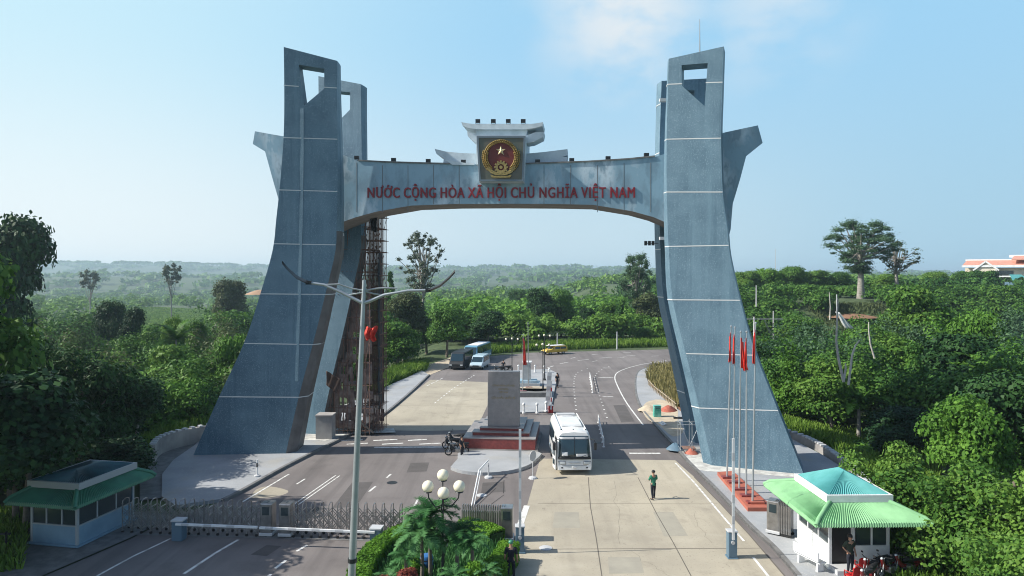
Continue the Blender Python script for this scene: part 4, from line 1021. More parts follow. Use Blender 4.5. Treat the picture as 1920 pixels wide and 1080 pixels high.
# ------------------------------------------------------------------ bus
def loft(stations, secfn, n):
    """stations: list of (y, params); secfn(params) -> n points (x,z)"""
    m = MB()
    for y, prm in stations:
        for x, z, dy in secfn(prm): m.v.append((x, y+dy, z))
    for i in range(len(stations)-1):
        for k in range(n): m.f.append((i*n+k, i*n+(k+1) % n, (i+1)*n+(k+1) % n, (i+1)*n+k))
    m.f.append(tuple(range(n))[::-1]); m.f.append(tuple((len(stations)-1)*n+k for k in range(n))); return m
bus = empty('bus', G(1078, 893)+Vector((0, .25, 0)), R(1.5), 'white passenger bus with its side door open, facing the camera on the right lane', 'bus')
WB, HB, LB = 1.2, 2.85, 6.6
def bus_front(z):          # how far the nose leans back at height z
    return 0.0 if z < .95 else .0+.42*((z-.95)/(HB-.95))**1.25
def sec(prm):
    w, zt, zb, lean = prm; out = []
    P0 = [(-w*.97, zb), (-w, zb+.25), (-w, 1.0), (-w*.985, 1.8), (-w*.93, zt-.32), (-w*.86, zt-.12), (-w*.7, zt-.02), (0, zt+.05), (w*.7, zt-.02), (w*.86, zt-.12), (w*.93, zt-.32), (w*.985, 1.8), (w, 1.0), (w, zb+.25), (w*.97, zb)]
    for x, z in P0: out.append((x, z, bus_front(z)*lean))
    return out
st = [(0.0, (WB*.93, HB-.1, .36, 1)), (.12, (WB*.99, HB-.02, .30, 1)), (.5, (WB, HB, .28, 1)), (1.2, (WB, HB, .28, .6)), (2.0, (WB, HB, .28, 0)), (LB-.5, (WB, HB, .30, 0)), (LB-.1, (WB*.97, HB-.06, .36, 0)), (LB, (WB*.92, HB-.15, .42, 0))]
body = loft(st, sec, 15).build('body', M_['buswhite'], bus, smooth=38)
def front_pt(x, z, off=.02):
    # curve of the nose in plan
    return Vector((x, bus_front(z)-off+.10*(abs(x)/WB)**4, z))
def front_patch(x0, x1, z0, z1, off, nx=8, nz_=6, taper=0):
    m = MB()
    for j in range(nz_+1):
        z = z0+(z1-z0)*j/nz_
        for i in range(nx+1):
            x = x0+(x1-x0)*i/nx; m.v.append(tuple(front_pt(x*(1-taper*j/nz_), z, off)))
    m.f = [(j*(nx+1)+i, j*(nx+1)+i+1, (j+1)*(nx+1)+i+1, (j+1)*(nx+1)+i) for j in range(nz_) for i in range(nx)]
    return m
def fp(name, mat_, *a, par=body, th=.03, **k):
    o = front_patch(*a, **k).build(name, mat_, par, smooth=60); md = o.modifiers.new('t', 'SOLIDIFY'); md.thickness = th; md.offset = 0; return o
ws = fp('windshield', M_['busglass'], -1.08, 1.08, 1.17, 2.56, .03, taper=.06)
fp('windshield_trim', M_['black'], -1.10, 1.10, 1.06, 1.20, .035)
MB().bar(front_pt(0, 1.2, .055), front_pt(0, 2.5, .055), .03).build('divider', M_['black'], ws)
for sx in (-1, 1):
    MB().bar(front_pt(sx*.1, 1.15, .07), front_pt(sx*.75, 1.32, .07), .025).build('wiper', M_['black'], ws)
fp('destination_sign', M_['lightgrey'], -.95, .95, 2.36, 2.50, .045, th=.01)
fp('notice', M_['white'], -.85, -.45, 1.28, 1.52, .042, par=ws, th=.008); fp('dashboard_cloth', M_['lightgrey'], .12, .9, 1.24, 1.42, .042, par=ws, th=.008)
for sx in (-1, 1):
    hl = fp('headlight', M_['lamp_glass'], sx*.62, sx*1.06, .72, .90, .02)
    fp('lamp_surround', M_['stainless'], sx*.60, sx*1.1, .69, .93, .008)
    fp('fog_lamp', M_['darkmetal'], sx*.78, sx*.9, .46, .55, .02)
    ms = MB().tube([front_pt(sx*1.08, 2.35), Vector((sx*1.32, -.15, 2.4)), Vector((sx*1.38, -.18, 2.15))], .025, 6); mo = ms.build('mirror_arm', M_['black'], body)
    MB().box((sx*1.38, -.16, 1.98), (.18, .12, .5)).build('mirror', M_['black'], mo, bevel=.03)
fp('grille_line', M_['lightgrey'], -.4, .4, .80, .84, .015); fp('number_plate', M_['white'], -.17, .17, .46, .60, .03, th=.012)
fp('bumper_gap', M_['darkmetal'], -1.05, 1.05, .625, .64, .006)
for sx in (-1, 1):
    for k in range(4):
        y0 = 1.25+k*1.22
        if sx == -1 and k == 0: continue
        m = MB(); q = [(y0, 1.38), (y0+1.14, 1.38), (y0+1.14, 2.36), (y0, 2.36)]
        m.prism([(sx*(WB*(1 if z < 1.8 else .95)+.006), y, z) for y, z in q], (sx*.012, 0, 0)); m.build('window', M_['busglass'], body)
    MB().box((sx*(WB+.002), 3.3, .62), (.012, 6.0, .1)).build('side_stripe', M_['blueox'], body)
    for y in (1.55, 5.0):
        w = MB().torus((sx*1.02, y, .43), .31, .13, n=24).build('wheel', M_['rubber'], bus, smooth=60); MB().lathe([(.24, -.08), (.24, .08), (.1, .1)], (0, 0, 0), 14, Matrix.Translation((sx*1.02, y, .43)) @ Matrix.Rotation(R(90)*sx, 4, 'Y')).build('rim', M_['steel'], w)
        MB().lathe([(.5, -.005), (.5, .005)], (0, 0, 0), 20, Matrix.Translation((sx*(WB-.005), y, .45)) @ Matrix.Rotation(R(90), 4, 'Y')).build('wheel_arch', M_['black'], body)
MB().box((-WB, .95, 1.38), (.02, .85, 2.0)).build('doorway', M_['black'], body)
dr = MB().box((-1.33, .42, 1.36), (.07, .8, 2.0), R(8)).build('door', M_['buswhite'], bus, bevel=.02)
MB().box((-1.35, .36, 1.75), (.085, .55, .9), R(8)).build('door_glass', M_['busglass'], dr); MB().box((-1.36, .34, .85), (.085, .4, .35), R(8)).build('door_glass', M_['busglass'], dr)
ac = MB().box((0, 3.0, HB+.12), (1.5, 2.6, .18), taper=.93).build('roof_unit', M_['buswhite'], body, bevel=.04)
m = MB()
for sx in (-1, 1): m.bar((sx*.88, .9, HB+.04), (sx*.88, 6.2, HB+.04), .05, .08)
m.build('roof_rail', M_['white'], body)
MB().box((0, 5.9, HB+.06), (1.4, .6, .1)).build('roof_vent', M_['lightgrey'], body); MB().box((0, 4.8, HB+.09), (.7, .6, .08)).build('roof_vent', M_['lightgrey'], body)
for x in (-.8, 0, .85): MB().sphere((x, .78, HB+.05), .045, 8).build('roof_lamp', M_['darkmetal'], body)
# ------------------------------------------------------------------ other vehicles
def van(label, g, rz, Lv, Wv, Hv, col, name='van', cat='van', roofcol=None, nose=.6, s=1, group=None, glass='busglass', stripe=None, belt=None):
    t = empty(name, g, rz, label, cat, group); w = Wv/2; belt = belt or Hv*.52
    prof = [(0, .35), (0, belt*.72), (nose*.35, belt*.95), (nose, belt+.03), (nose+.55, Hv-.12), (nose+.9, Hv), (Lv-.35, Hv), (Lv-.05, Hv-.2), (Lv, belt), (Lv, .4)]
    m = MB(); n = len(prof)
    for sx in (-1, 1):
        for y, z in prof: m.v.append((sx*w*(1 if z < belt+.1 else .90), y, z))
    tr = tessellate_polygon([[Vector((0, y, z)) for y, z in prof]])
    m.f = [tuple(q) for q in tr]+[tuple(n+i for i in q) for q in tr]+[(i, (i+1) % n, n+(i+1) % n, n+i) for i in range(n)]
    b = m.build('body', M_[col], t, bevel=.07)
    y0, y1, z0, z1 = nose+.06, nose+.52, belt+.08, Hv-.18
    MB().prism([(-w*.84, y0-.02, z0), (w*.84, y0-.02, z0), (w*.80, y1-.02, z1), (-w*.80, y1-.02, z1)], (0, -.03, .01)).build('windshield', M_[glass], b)
    k = max(2, int((Lv-nose-1.0)/1.1))
    for sx in (-1, 1):
        for i in range(k):
            a = nose+.75+i*(Lv-nose-1.0)/k; e = a+(Lv-nose-1.0)/k-.1
            MB().prism([(sx*w*.975, a, z0), (sx*w*.975, e, z0), (sx*w*.915, e, z1), (sx*w*.915, a, z1)], (sx*.03, 0, 0)).build('window', M_[glass], b)
        MB().box((sx*w*.75, -.015, belt*.62), (w*.34, .05, .16)).build('headlight', M_['lamp_glass'], b)
        for y in (Lv*.18+.1, Lv*.8):
            wh = MB().torus((sx*(w-.1), y, .34), .24, .10, n=20).build('wheel', M_['rubber'], t, smooth=60); MB().lathe([(.2, -.09), (.2, .09)], (0, 0, 0), 12, Matrix.Translation((sx*(w-.1), y, .34)) @ Matrix.Rotation(R(90), 4, 'Y')).build('rim', M_['steel'], wh)
        MB().box((sx*(w+.1), nose+.25, belt+.2), (.12, .08, .2)).build('mirror', M_['black'], b)
    MB().box((0, -.03, .45), (Wv*.94, .08, .2)).build('bumper', M_['darkmetal'], b); MB().box((0, -.02, belt*.62), (w*.9, .04, .12)).build('grille', M_['darkmetal'], b)
    if stripe: MB().box((0, Lv/2, belt*.55), (Wv+.03, Lv*.9, .25)).build('stripe', M_[stripe], b)
    if roofcol: MB().box((0, Lv*.55, Hv+.03), (Wv*.78, Lv*.7, .05)).build('roof_panel', M_[roofcol], b)
    return t
M_['vanblue'] = mat('pale_blue_van', (.42, .55, .62), .35, coat=.4); M_['busblue'] = mat('blue_bus', (.12, .30, .42), .35, coat=.4)
van('pale blue minivan parked in front of the blue bus', G(892, 694), R(-12), 4.6, 1.8, 1.9, 'vanblue', group=None)
van('blue and white coach parked beyond the minivan', G(885, 682)+Vector((-.4, 0, 0)), R(-14), 8.5, 2.2, 2.6, 'busblue', 'coach', 'coach', roofcol='white', nose=.2, stripe='white', belt=1.3)
van('dark lorry parked under the trees left of the vans', G(855, 694), R(-10), 6.5, 2.1, 2.4, 'darkmetal', 'lorry', 'lorry', nose=.4, belt=1.15)
t = van('yellow and green car parked at the far road edge', G(1030, 665)+Vector((-1, 0, 0)), R(-62), 4.3, 1.75, 1.45, 'yellow', 'car', 'car', nose=1.1, roofcol='white', belt=.85)
# ------------------------------------------------------------------ people
def person(g, rz, label, top, trousers, pose='stand', h=1.7, hat=None, arms='down', sc=None):
    """one skinned body, clothes grown over it"""
    t = empty('person', g, rz, label, 'person'); k = h/1.7
    J = dict(hem=(0, 0, .80), wst=(0, .005, 1.02), pel=(0, 0, .92), wai=(0, .01, 1.08), che=(0, .0, 1.3), nek=(0, .01, 1.45), hdb=(0, -.01, 1.52), hed=(0, -.02, 1.60), top=(0, -.01, 1.67))
    legs = {}
    fwd = .10 if pose == 'walk' else .02
    for s, f in ((-1, -fwd), (1, fwd)):
        J['hip%d' % s] = (s*.10, 0, .88); J['kne%d' % s] = (s*.12, f*.6-.02, .48); J['ank%d' % s] = (s*.13, f*1.3+.02, .08); J['toe%d' % s] = (s*.15, f*1.3-.15, .035)
        J['sho%d' % s] = (s*.19, .01, 1.38)
        if arms == 'front': J['elb%d' % s] = (s*.27, -.06, 1.12); J['wri%d' % s] = (s*.10, -.27, 1.22); hd = Vector((-s*.3, -.8, .25)).normalized()
        elif arms == 'hip' and s == -1: J['elb%d' % s] = (s*.34, .08, 1.15); J['wri%d' % s] = (s*.2, -.03, .98); hd = Vector((.6, -.4, -.4)).normalized()
        else: J['elb%d' % s] = (s*.25, .02, 1.11); J['wri%d' % s] = (s*.27, -.05, .87); hd = Vector((0, -.15, -1)).normalized()
        w = Vector(J['wri%d' % s]); J['pal%d' % s] = tuple(w+hd*.07)
        side = hd.cross(Vector((0, 1, .3))).normalized()
        for i, ln in enumerate((.075, .085, .08, .065)): J['fin%d%d' % (s, i)] = tuple(w+hd*(.08+ln)+side*(i-1.5)*.022+Vector((0, -.01, 0)))
        J['thu%d' % s] = tuple(w+hd*.08+side*-.055)
    rad = dict(hem=.15, wst=.125, pel=.135, wai=.12, che=.145, nek=.055, hdb=.075, hed=.095, top=.07)
    E = [('hem', 'pel'), ('pel', 'wst'), ('pel', 'wai'), ('wai', 'che'), ('che', 'nek'), ('nek', 'hdb'), ('hdb', 'hed'), ('hed', 'top')]
    for s in (-1, 1):
        for kk, r_ in (('hip', .085), ('kne', .055), ('ank', .038), ('toe', .035), ('sho', .06), ('elb', .042), ('wri', .028), ('pal', .032), ('thu', .010)): rad['%s%d' % (kk, s)] = r_
        for i in range(4): rad['fin%d%d' % (s, i)] = .009; E.append(('pal%d' % s, 'fin%d%d' % (s, i)))
        E += [('pel', 'hip%d' % s), ('hip%d' % s, 'kne%d' % s), ('kne%d' % s, 'ank%d' % s), ('ank%d' % s, 'toe%d' % s), ('che', 'sho%d' % s), ('sho%d' % s, 'elb%d' % s), ('elb%d' % s, 'wri%d' % s), ('wri%d' % s, 'pal%d' % s), ('wri%d' % s, 'thu%d' % s)]
    def grow(name, keys, mat_, add=0, root='pel', par=t):
        ks = [q for q in J if q in keys]; idx = {q: i for i, q in enumerate(ks)}; me = bpy.data.meshes.new(name)
        me.from_pydata([tuple(Vector(J[q])*k) for q in ks], [(idx[a], idx[b]) for a, b in E if a in idx and b in idx], [])
        o = bpy.data.objects.new(name, me); COL.objects.link(o); o.parent = par
        md = o.modifiers.new('skin', 'SKIN'); md.use_smooth_shade = True
        for i, q in enumerate(ks):
            sv = me.skin_vertices[0].data[i]; r_ = (rad[q]+add)*k; sv.radius = (r_, r_*(.75 if q in ('che', 'wai', 'pel') else 1)); sv.use_root = q == root
        sb = o.modifiers.new('sub', 'SUBSURF'); sb.levels = sb.render_levels = 1; me.materials.append(mat_); return o
    body_ = grow('body', set(J)-{'hem', 'wst'}, M_['skin'])
    grow('shirt', {'hem', 'pel', 'wai', 'che', 'sho-1', 'sho1', 'elb-1', 'elb1'}, top, .026, 'che', body_)
    grow('trousers', {'wst', 'pel', 'hip-1', 'hip1', 'kne-1', 'kne1', 'ank-1', 'ank1'}, trousers, .016, 'pel', body_)
    for s in (-1, 1):
        a = Vector(J['ank%d' % s])*k; b = Vector(J['toe%d' % s])*k
        MB().tube([a+Vector((0, .05, -.04)), a+Vector((0, 0, -.03)), b, b+Vector((0, -.05, 0))], [.035, .05, .045, .02], 8).build('shoe', M_['black'], body_, smooth=60)
        MB().sphere(Vector((s*.035, -.105, 1.60))*k, .012*k, 6).build('eye', M_['black'], body_)
    MB().sphere(Vector((0, -.115, 1.575))*k, .014*k, 6).build('nose', M_['skin'], body_)
    c = Vector((0, 0, 1.635))*k
    hm_ = MB(); hm_.lathe([(.108, -.03), (.113, .01), (.10, .06), (.06, .095), (.01, .105)], c+Vector((0, .012, 0)), 14); hm_.build('helmet' if hat else 'hair', hat or M_['hair'], body_, smooth=60)
    return t
M_['shirtgreen'] = mat('green_shirt', (.03, .22, .13), .85, col2=(.02, .16, .10), scale=9); M_['navy'] = mat('navy_cloth', (.012, .015, .024), .9); M_['uniform'] = mat('olive_uniform', (.03, .045, .03), .9)
M_['helmetgreen'] = mat('helmet_green', (.05, .22, .14), .35)
person(G(1225, 936), R(200), 'person in a green shirt and black trousers standing on the concrete lane', M_['shirtgreen'], M_['navy'], 'walk', 1.72, arms='front')
person(G(1045, 727), R(30), 'person in dark clothes standing right of the far lamp posts', M_['navy'], M_['navy'], 'walk', 1.75)
person(G(944, 698), R(170), 'person in dark clothes standing by the far motorbikes above the slab', M_['navy'], M_['navy'], h=1.7)
c = G(1594, 1074, .35); person(c, R(20), 'person in dark uniform leaning in the doorway of the right booth', M_['uniform'], M_['navy'], h=1.68, arms='hip')
person(G(866, 858), R(60), 'person in dark clothes beside the motorbikes at the monument base', M_['granred'] if False else M_['navy'], M_['navy'], h=1.6)
person(G(958, 1088), R(180), 'person in black wearing a green helmet beside the hedge at the lower edge', M_['navy'], M_['navy'], h=1.75, hat=M_['helmetgreen'])
# ------------------------------------------------------------------ scaffolding
def scaffold(corner, rz, nx, ny, nz, bx, by, bz, label, mat_, r=.03, netting=None, planks=(2, 4)):
    t = empty('scaffolding', corner, rz, label, 'scaffolding'); rr = random.Random(3)
    one = None
    for i in range(nx+1):
        for j in range(ny+1):
            if one is None: one = MB().tube([(0, 0, 0), (0, 0, nz*bz+.5)], r, 6).build('upright', mat_, t); o = one
            else: o = one.copy(); COL.objects.link(o); o.parent = t
            o.location = (i*bx, j*by, rr.uniform(-.1, 0)); 
    m = MB()
    for k in range(nz+1):
        z = .25+k*bz
        for j in range(ny+1): m.tube([(-.2, j*by, z), (nx*bx+.2, j*by, z)], r, 5)
        for i in range(nx+1): m.tube([(i*bx, -.2, z+.05), (i*bx, ny*by+.2, z+.05)], r, 5)
    m.build('ledger', mat_, t)['kind'] = 'stuff'
    m = MB()
    for k in range(nz):
        for i in range(nx):
            j = rr.choice([0, ny]); z = .25+k*bz
            if (k+i) % 2: m.tube([(i*bx, j*by, z), ((i+1)*bx, j*by, z+bz)], r*.8, 5)
            else: m.tube([((i+1)*bx, j*by, z), (i*bx, j*by, z+bz)], r*.8, 5)
    m.build('brace', mat_, t)['kind'] = 'stuff'
    for k in range(0, nz, planks[0]):
        m = MB().box((nx*bx/2*rr.uniform(.7, 1.2), ny*by/2, .3+k*bz), (nx*bx*.55, ny*by*.8, .05)); m.build('platform', M_['rust'], t)
    return t
c = G(619, 812, .15); s1 = scaffold((c.x, c.y, .15), R(-6), 9, 2, 10, .38, 1.1, 1.9, 'dense rusty scaffolding tower around the rear left pylon', M_['rust'], planks=(2, 3))
c = G(681, 809, .15); s2 = scaffold((c.x, c.y, .15), R(-6), 7, 4, 19, .22, .42, 1.0, 'tall narrow scaffold of close-set dark poles rising to the beam', M_['rust'], .022, planks=(5, 1))
# netting along its right side
n_ = MB(); z0, z1 = 2.0, 15.3
nx_ = 14
for j in range(31):
    for i in range(5):
        n_.v.append((1.42+.05*math.sin(j*.9+i*2)-(.10*i/4), -.3+i*.35, z0+(z1-z0)*j/30))
n_.f = [(j*5+i, j*5+i+1, (j+1)*5+i+1, (j+1)*5+i) for j in range(30) for i in range(4)]
o = n_.build('netting', M_['mesh_net'], s2, smooth=60); md = o.modifiers.new('t', 'SOLIDIFY'); md.thickness = .03
n_ = MB()
for j in range(31):
    for i in range(4): n_.v.append((.85+i*.17, 1.5+.08*math.sin(j*.7+i), .6+16*j/30))
n_.f = [(j*4+i, j*4+i+1, (j+1)*4+i+1, (j+1)*4+i) for j in range(22) for i in range(3) if (j*7+i*3) % 5]
o = n_.build('netting', M_['mesh_net'], s2, smooth=60); md = o.modifiers.new('t', 'SOLIDIFY'); md.thickness = .03
for q, (x0, y0, w0, h0) in enumerate(((.2, .15, 1.7, 6.5), (1.2, .2, 2.2, 12.5))):
    n_ = MB(); r = random.Random(q); nx_ = 7; ny_ = int(h0*1.6)
    for j_ in range(ny_+1):
        for i in range(nx_+1): n_.v.append((x0+w0*i/nx_+(.25*(1-j_/ny_) if i == nx_ else 0), y0+.12*q+.09*math.sin(j_*.8+i*1.7)+r.uniform(-.03, .03), .4+h0*j_/ny_+r.uniform(-.2, .2)*(j_ == ny_)))
    n_.f = [(j_*(nx_+1)+i, j_*(nx_+1)+i+1, (j_+1)*(nx_+1)+i+1, (j_+1)*(nx_+1)+i) for j_ in range(ny_) for i in range(nx_) if r.random() > .28]
    o = n_.build('debris_sheet', mat('brown_sheeting', (.17, .115, .10), .9, col2=(.34, .27, .24), scale=1.3), s1, smooth=60); md = o.modifiers.new('t', 'SOLIDIFY'); md.thickness = .02
def cloth(pts, name, mat_, label, cat, disp=.12, seed=1):
    t = MB(); r = random.Random(seed); nu = nv = 10; a, b, c2, d = [Vector(p) for p in pts]; org = a.copy()
    for j in range(nv+1):
        for i in range(nu+1):
            u_, v = i/nu, j/nv; p = a.lerp(b, u_).lerp(d.lerp(c2, u_), v)-org; t.v.append((p.x+disp*.4*math.sin(v*7+seed), p.y+disp*math.sin(u_*14+seed+v*3), p.z+disp*.5*math.sin(u_*9+v*5)))
    t.f = [(j*(nu+1)+i, j*(nu+1)+i+1, (j+1)*(nu+1)+i+1, (j+1)*(nu+1)+i) for j in range(nv) for i in range(nu)]
    o = t.build(name, mat_, smooth=70, recalc=False); o.location = org; md = o.modifiers.new('t', 'SOLIDIFY'); md.thickness = .02; return tag(o, label, cat)
Ys = 55.6
cloth([P(684, 614, Ys), P(706, 613, Ys), P(705, 640, Ys), P(686, 637, Ys)], 'red_cloth', mat('bright_red_cloth', (.75, .045, .02), .7, col2=(.5, .03, .02), scale=4), 'bright red cloth hung on the scaffolding behind the lamp pole', 'cloth', .2)
cloth([P(612, 695, Ys), P(640, 712, Ys), P(632, 738, Ys), P(612, 722, Ys)], 'brown_tarpaulin', mat('brown_tarp', (.075, .045, .035), .8), 'dark brown tarpaulin slung on the lower scaffolding', 'tarpaulin', .03, 4)
cloth([P(694, 404, Ys), P(708, 404, Ys), P(706, 436, Ys), P(696, 433, Ys)], 'black_tarpaulin', M_['black'], 'black tarpaulin at the top of the narrow scaffold below the beam', 'tarpaulin', .1, 2)
t = empty('timber_beam', G(690, 812, .15), R(20), 'dark timber leaning at the foot of the narrow scaffold', 'beam'); MB().bar((-1.1, 0, 1.4), (.4, -.5, .1), .22, .12).build('plank', M_['bark'], t); MB().bar((.3, .2, 0), (-.5, .1, 1.1), .08).build('prop', M_['rust'], t)
c = G(1276, 850, .15); scaffold((c.x, c.y, .15), R(-4), 2, 1, 1, .85, 1.1, 1.9, 'small low steel scaffold at the foot of the rear right pylon', M_['steel'], .025, planks=(1, 1))
# site rubble by the right pylon
def crate_tarp(g, dims, rz, mat_, label, name, cat):
    t = empty(name, g, rz, label, cat); w, d, h = dims
    MB().box((0, 0, h/2), (w, d, h), taper=.92).build('tub', mat_, t, bevel=.04); MB().box((0, 0, h+.03), (w*.98, d*.98, .06)).build('lid', mat_, t); MB().bar((-w*.3, -d/2-.02, h*.8), (w*.3, -d/2-.02, h*.8), .04).build('handle', M_['darkmetal'], t); return t
M_['bingreen'] = mat('bin_green', (.03, .30, .22), .5, col2=(.2, .5, .45), scale=2)
crate_tarp(G(1232, 781, .15), (.7, .6, 1.0), 0, M_['bingreen'], 'green bin standing on the sand by the right pavement', 'waste_bin', 'bin')
def heap(g, r_, h, mat_, label, name, cat, seed=0):
    m = MB(); rg, sg = 7, 16; m.v.append((0, 0, h))
    for i in range(1, rg+1):
        for k in range(sg):
            a = 2*math.pi*k/sg; q = r_*i/rg*(1+.25*noise.noise(Vector((math.cos(a), math.sin(a), seed)))); z = h*(1-(i/rg)**1.4)+.12*h*noise.noise(Vector((q*3, a*2, seed)))*(1 if i < rg else 0); m.v.append((q*math.cos(a), q*math.sin(a), max(z, -.02)))
    m.f = [(0, 1+k, 1+(k+1) % sg) for k in range(sg)]+[(1+i*sg+k, 1+(i+1)*sg+k, 1+(i+1)*sg+(k+1) % sg, 1+i*sg+(k+1) % sg) for i in range(rg-1) for k in range(sg)]
    o = m.build(name, mat_, smooth=40); o.location = g; return tag(o, label, cat)
heap(G(1216, 768, .15), 1.1, .45, M_['sand'], 'heap of pale sand and twigs left of the green bin', 'sand_heap', 'heap', 1)
heap(G(1253, 770, .15), .9, .55, mat('red_rubble', (.45, .13, .09), .9, col2=(.3, .09, .06), scale=6), 'heap of red brick rubble right of the green bin', 'rubble_heap', 'heap', 2)
heap(G(1266, 842, .15), .7, .5, M_['blueox'], 'dark heap of tools beside the small scaffold', 'tool_heap', 'heap', 3)
heap(G(1296, 850, .15), .5, .4, M_['plinthred'], 'red and dark heap under the small scaffold', 'rubble_heap', 'heap', 5)
for i, (px, py) in enumerate(((1236, 793), (1241, 792))):
    t = MB().bar((0, 0, .06), (.1, -1.2, .06), .16, .1).build('plank', M_['white'], bevel=.01); t.location = G(px, py, .15); tag(t, ('left' if i == 0 else 'right')+' one of two short white boards lying below the green bin', 'board')
t = empty('tool_box', G(1272, 785, .15), 0, 'small dark box lying on the sand near the pylon', 'box'); MB().box((0, 0, .08), (.9, .25, .16)).build('case', M_['darkmetal'], t, bevel=.02)
MB().tube([(-.15, 0, .16), (-.1, 0, .24), (.1, 0, .24), (.15, 0, .16)], .015, 5).build('handle', M_['steel'], t)
# delineator rails on the far road, fallen posts
def rail(a, b, label):
    A, B = G(*a), G(*b); L = (B-A).length; t = empty('lane_divider', A, math.atan2(B.y-A.y, B.x-A.x), label, 'divider'); n = 6
    for k in range(n+1): MB().lathe([(.12, 0), (.05, .08), (.04, .7)], (L*k/n, 0, 0), 8).build('post', M_['white'], t)
    for z, w in ((.6, .05), (.35, .04)): MB().bar((0, 0, z), (L, 0, z), w).build('rail', M_['white'], t)
rail((1111, 736), (1106, 708), 'short white lane divider rail in the middle of the far road')
rail((1132, 838), (1122, 792), 'white lane divider rail to the right of the bus')
t = empty('barrier_pipe', G(880, 948), 0, 'bent white barrier pipe rising from the road to the island edge', 'barrier')
A = G(884, 950); q = [A-t.location, G(898, 908)-t.location+Vector((0, 0, .9)), G(916, 890)-t.location+Vector((0, 0, 1.0))]
MB().tube(q, .045, 8).build('pipe', M_['white'], t, smooth=50); MB().tube([v+Vector((.13, 0, -.04)) for v in q[:2]], .03, 6).build('pipe', M_['white'], t)
b0 = G(916, 896)-t.location; MB().lathe([(.28, 0), (.26, .1), (.05, .16), (.04, 1.0)], b0, 12).build('stand', M_['lightgrey'], t)
sg = empty('road_sign', G(999, 897), 0, 'round sign seen edge-on on a pale stand at the island corner', 'sign')
MB().lathe([(.3, 0), (.25, .1), (.05, .16)], n=12).build('base', M_['lightgrey'], sg); MB().tube([(0, 0, .1), (0, 0, 1.5)], .03, 8).build('pole', M_['lightgrey'], sg)
MB().lathe([(.34, -.015), (.34, .015)], (0, 0, 0), 20, Matrix.Translation((0, -.04, 1.5)) @ Matrix.Rotation(R(50), 4, 'Z') @ Matrix.Rotation(R(90), 4, 'X')).build('sign_disc', M_['lightgrey'], sg)
for (px, py, l) in ((903, 929, 'pale round cover lying on the near road'), (1023, 1028, 'round metal lid lying on the lane joint')):
    t = MB().lathe([(.32, 0), (.32, .03), (.1, .06)], n=16).build('cover', M_['lightgrey']); t.location = G(px, py); tag(t, l, 'cover')
t = empty('utility_pole', G(1414, 655), 0, 'grey utility pole with a short crossarm behind the flags', 'utility pole')
hp = P(1414, 594, G(1414, 655).y).z
MB().tube([(0, 0, 0), (0, 0, hp)], [.2, .13], 8).build('pole', M_['lightgrey'], t); MB().bar((-1.4, 0, hp-.4), (5.2, 0, hp-.4), .12).build('crossarm', M_['lightgrey'], t)
for px, py, top, l in ((1450, 654, 583, 'pale slim pole right of the flag poles'), (1569, 600, 552, 'pale slim pole standing among the right bushes'), (1418, 560, 535, 'short pale pole before the right tree line'), (1157, 655, 622, 'thin pale post by the far road verge'), (1045, 655, 625, 'thin post right of the yellow car')):
    Y = G(px, py).y if py > 640 else 130; g = P(px, py, Y); h_ = P(px, top, Y).z-g.z; t = MB().tube([(0, 0, -1.5 if py < 640 else 0), (0, 0, h_)], [.13, .09], 8).build('pole', M_['lightgrey']); t.location = g; tag(t, l, 'pole')
t = MB().tube([(0, 0, 0), (0, 0, 26)], [.25, .1], 6).build('antenna_mast', M_['lightgrey']); t.location = (255, 650, -4); g = P(1454, 520, 420); t.location = g-Vector((0, 0, 12)); t.scale = (1, 1, (P(1454, 467, 420).z-g.z+12)/26); tag(t, 'thin radio mast far behind the right tree line', 'mast')
# overhead wires on the right
for i in range(3):
    a = P(1433, 598+i*2, 122); b = P(1475, 640+i*8, 100); m = MB(); pts = [a.lerp(b, k/8)-Vector((0, 0, 1.2*math.sin(math.pi*k/8)))-a for k in range(9)]
    o = m.tube(pts, .03, 4).build('wire', M_['darkmetal']); o.location = a; tag(o, ('topmost', 'middle', 'lowest')[i]+' of three overhead wires behind the flags', 'wire', 'overhead wires')
# ------------------------------------------------------------------ fence round the grass bed
bp_ = smooth_px([(1216, 722), (1228, 735), (1243, 747), (1268, 768)], 5)
fe = empty('garden_fence', G(1216, 722, .15), 0, 'low pale wicket fence along the dry grass bed', 'fence'); m = MB()
L = [G(x, y, .15)-fe.location for x, y in bp_]; one = None; rl_ = MB()
for a, b in zip(L, L[1:]):
    rl_.bar(a+Vector((0, 0, .55)), b+Vector((0, 0, .55)), .04)
    n = max(1, int((b-a).length/.6))
    for k in range(n):
        p = a.lerp(b, k/n)
        if one is None: one = MB().box((0, 0, .35), (.07, .07, .7)).build('post', M_['sand'], fe); o = one
        else: o = one.copy(); COL.objects.link(o); o.parent = fe
        o.location = p
rl_.build('rail', M_['sand'], fe)
# fence left of the left booth
fe = empty('railing', (-27.4, 33.2, 0), R(0), 'dark low railing behind the left booth', 'fence')
for k in range(6): MB().box((k*.6-.2, 0, .5), (.08, .08, 1.0)).build('post', M_['darkmetal'], fe)
MB().bar((-.3, 0, .9), (3.0, 0, .9), .08).bar((-.3, 0, .4), (3.0, 0, .4), .06).build('rail', M_['darkmetal'], fe)
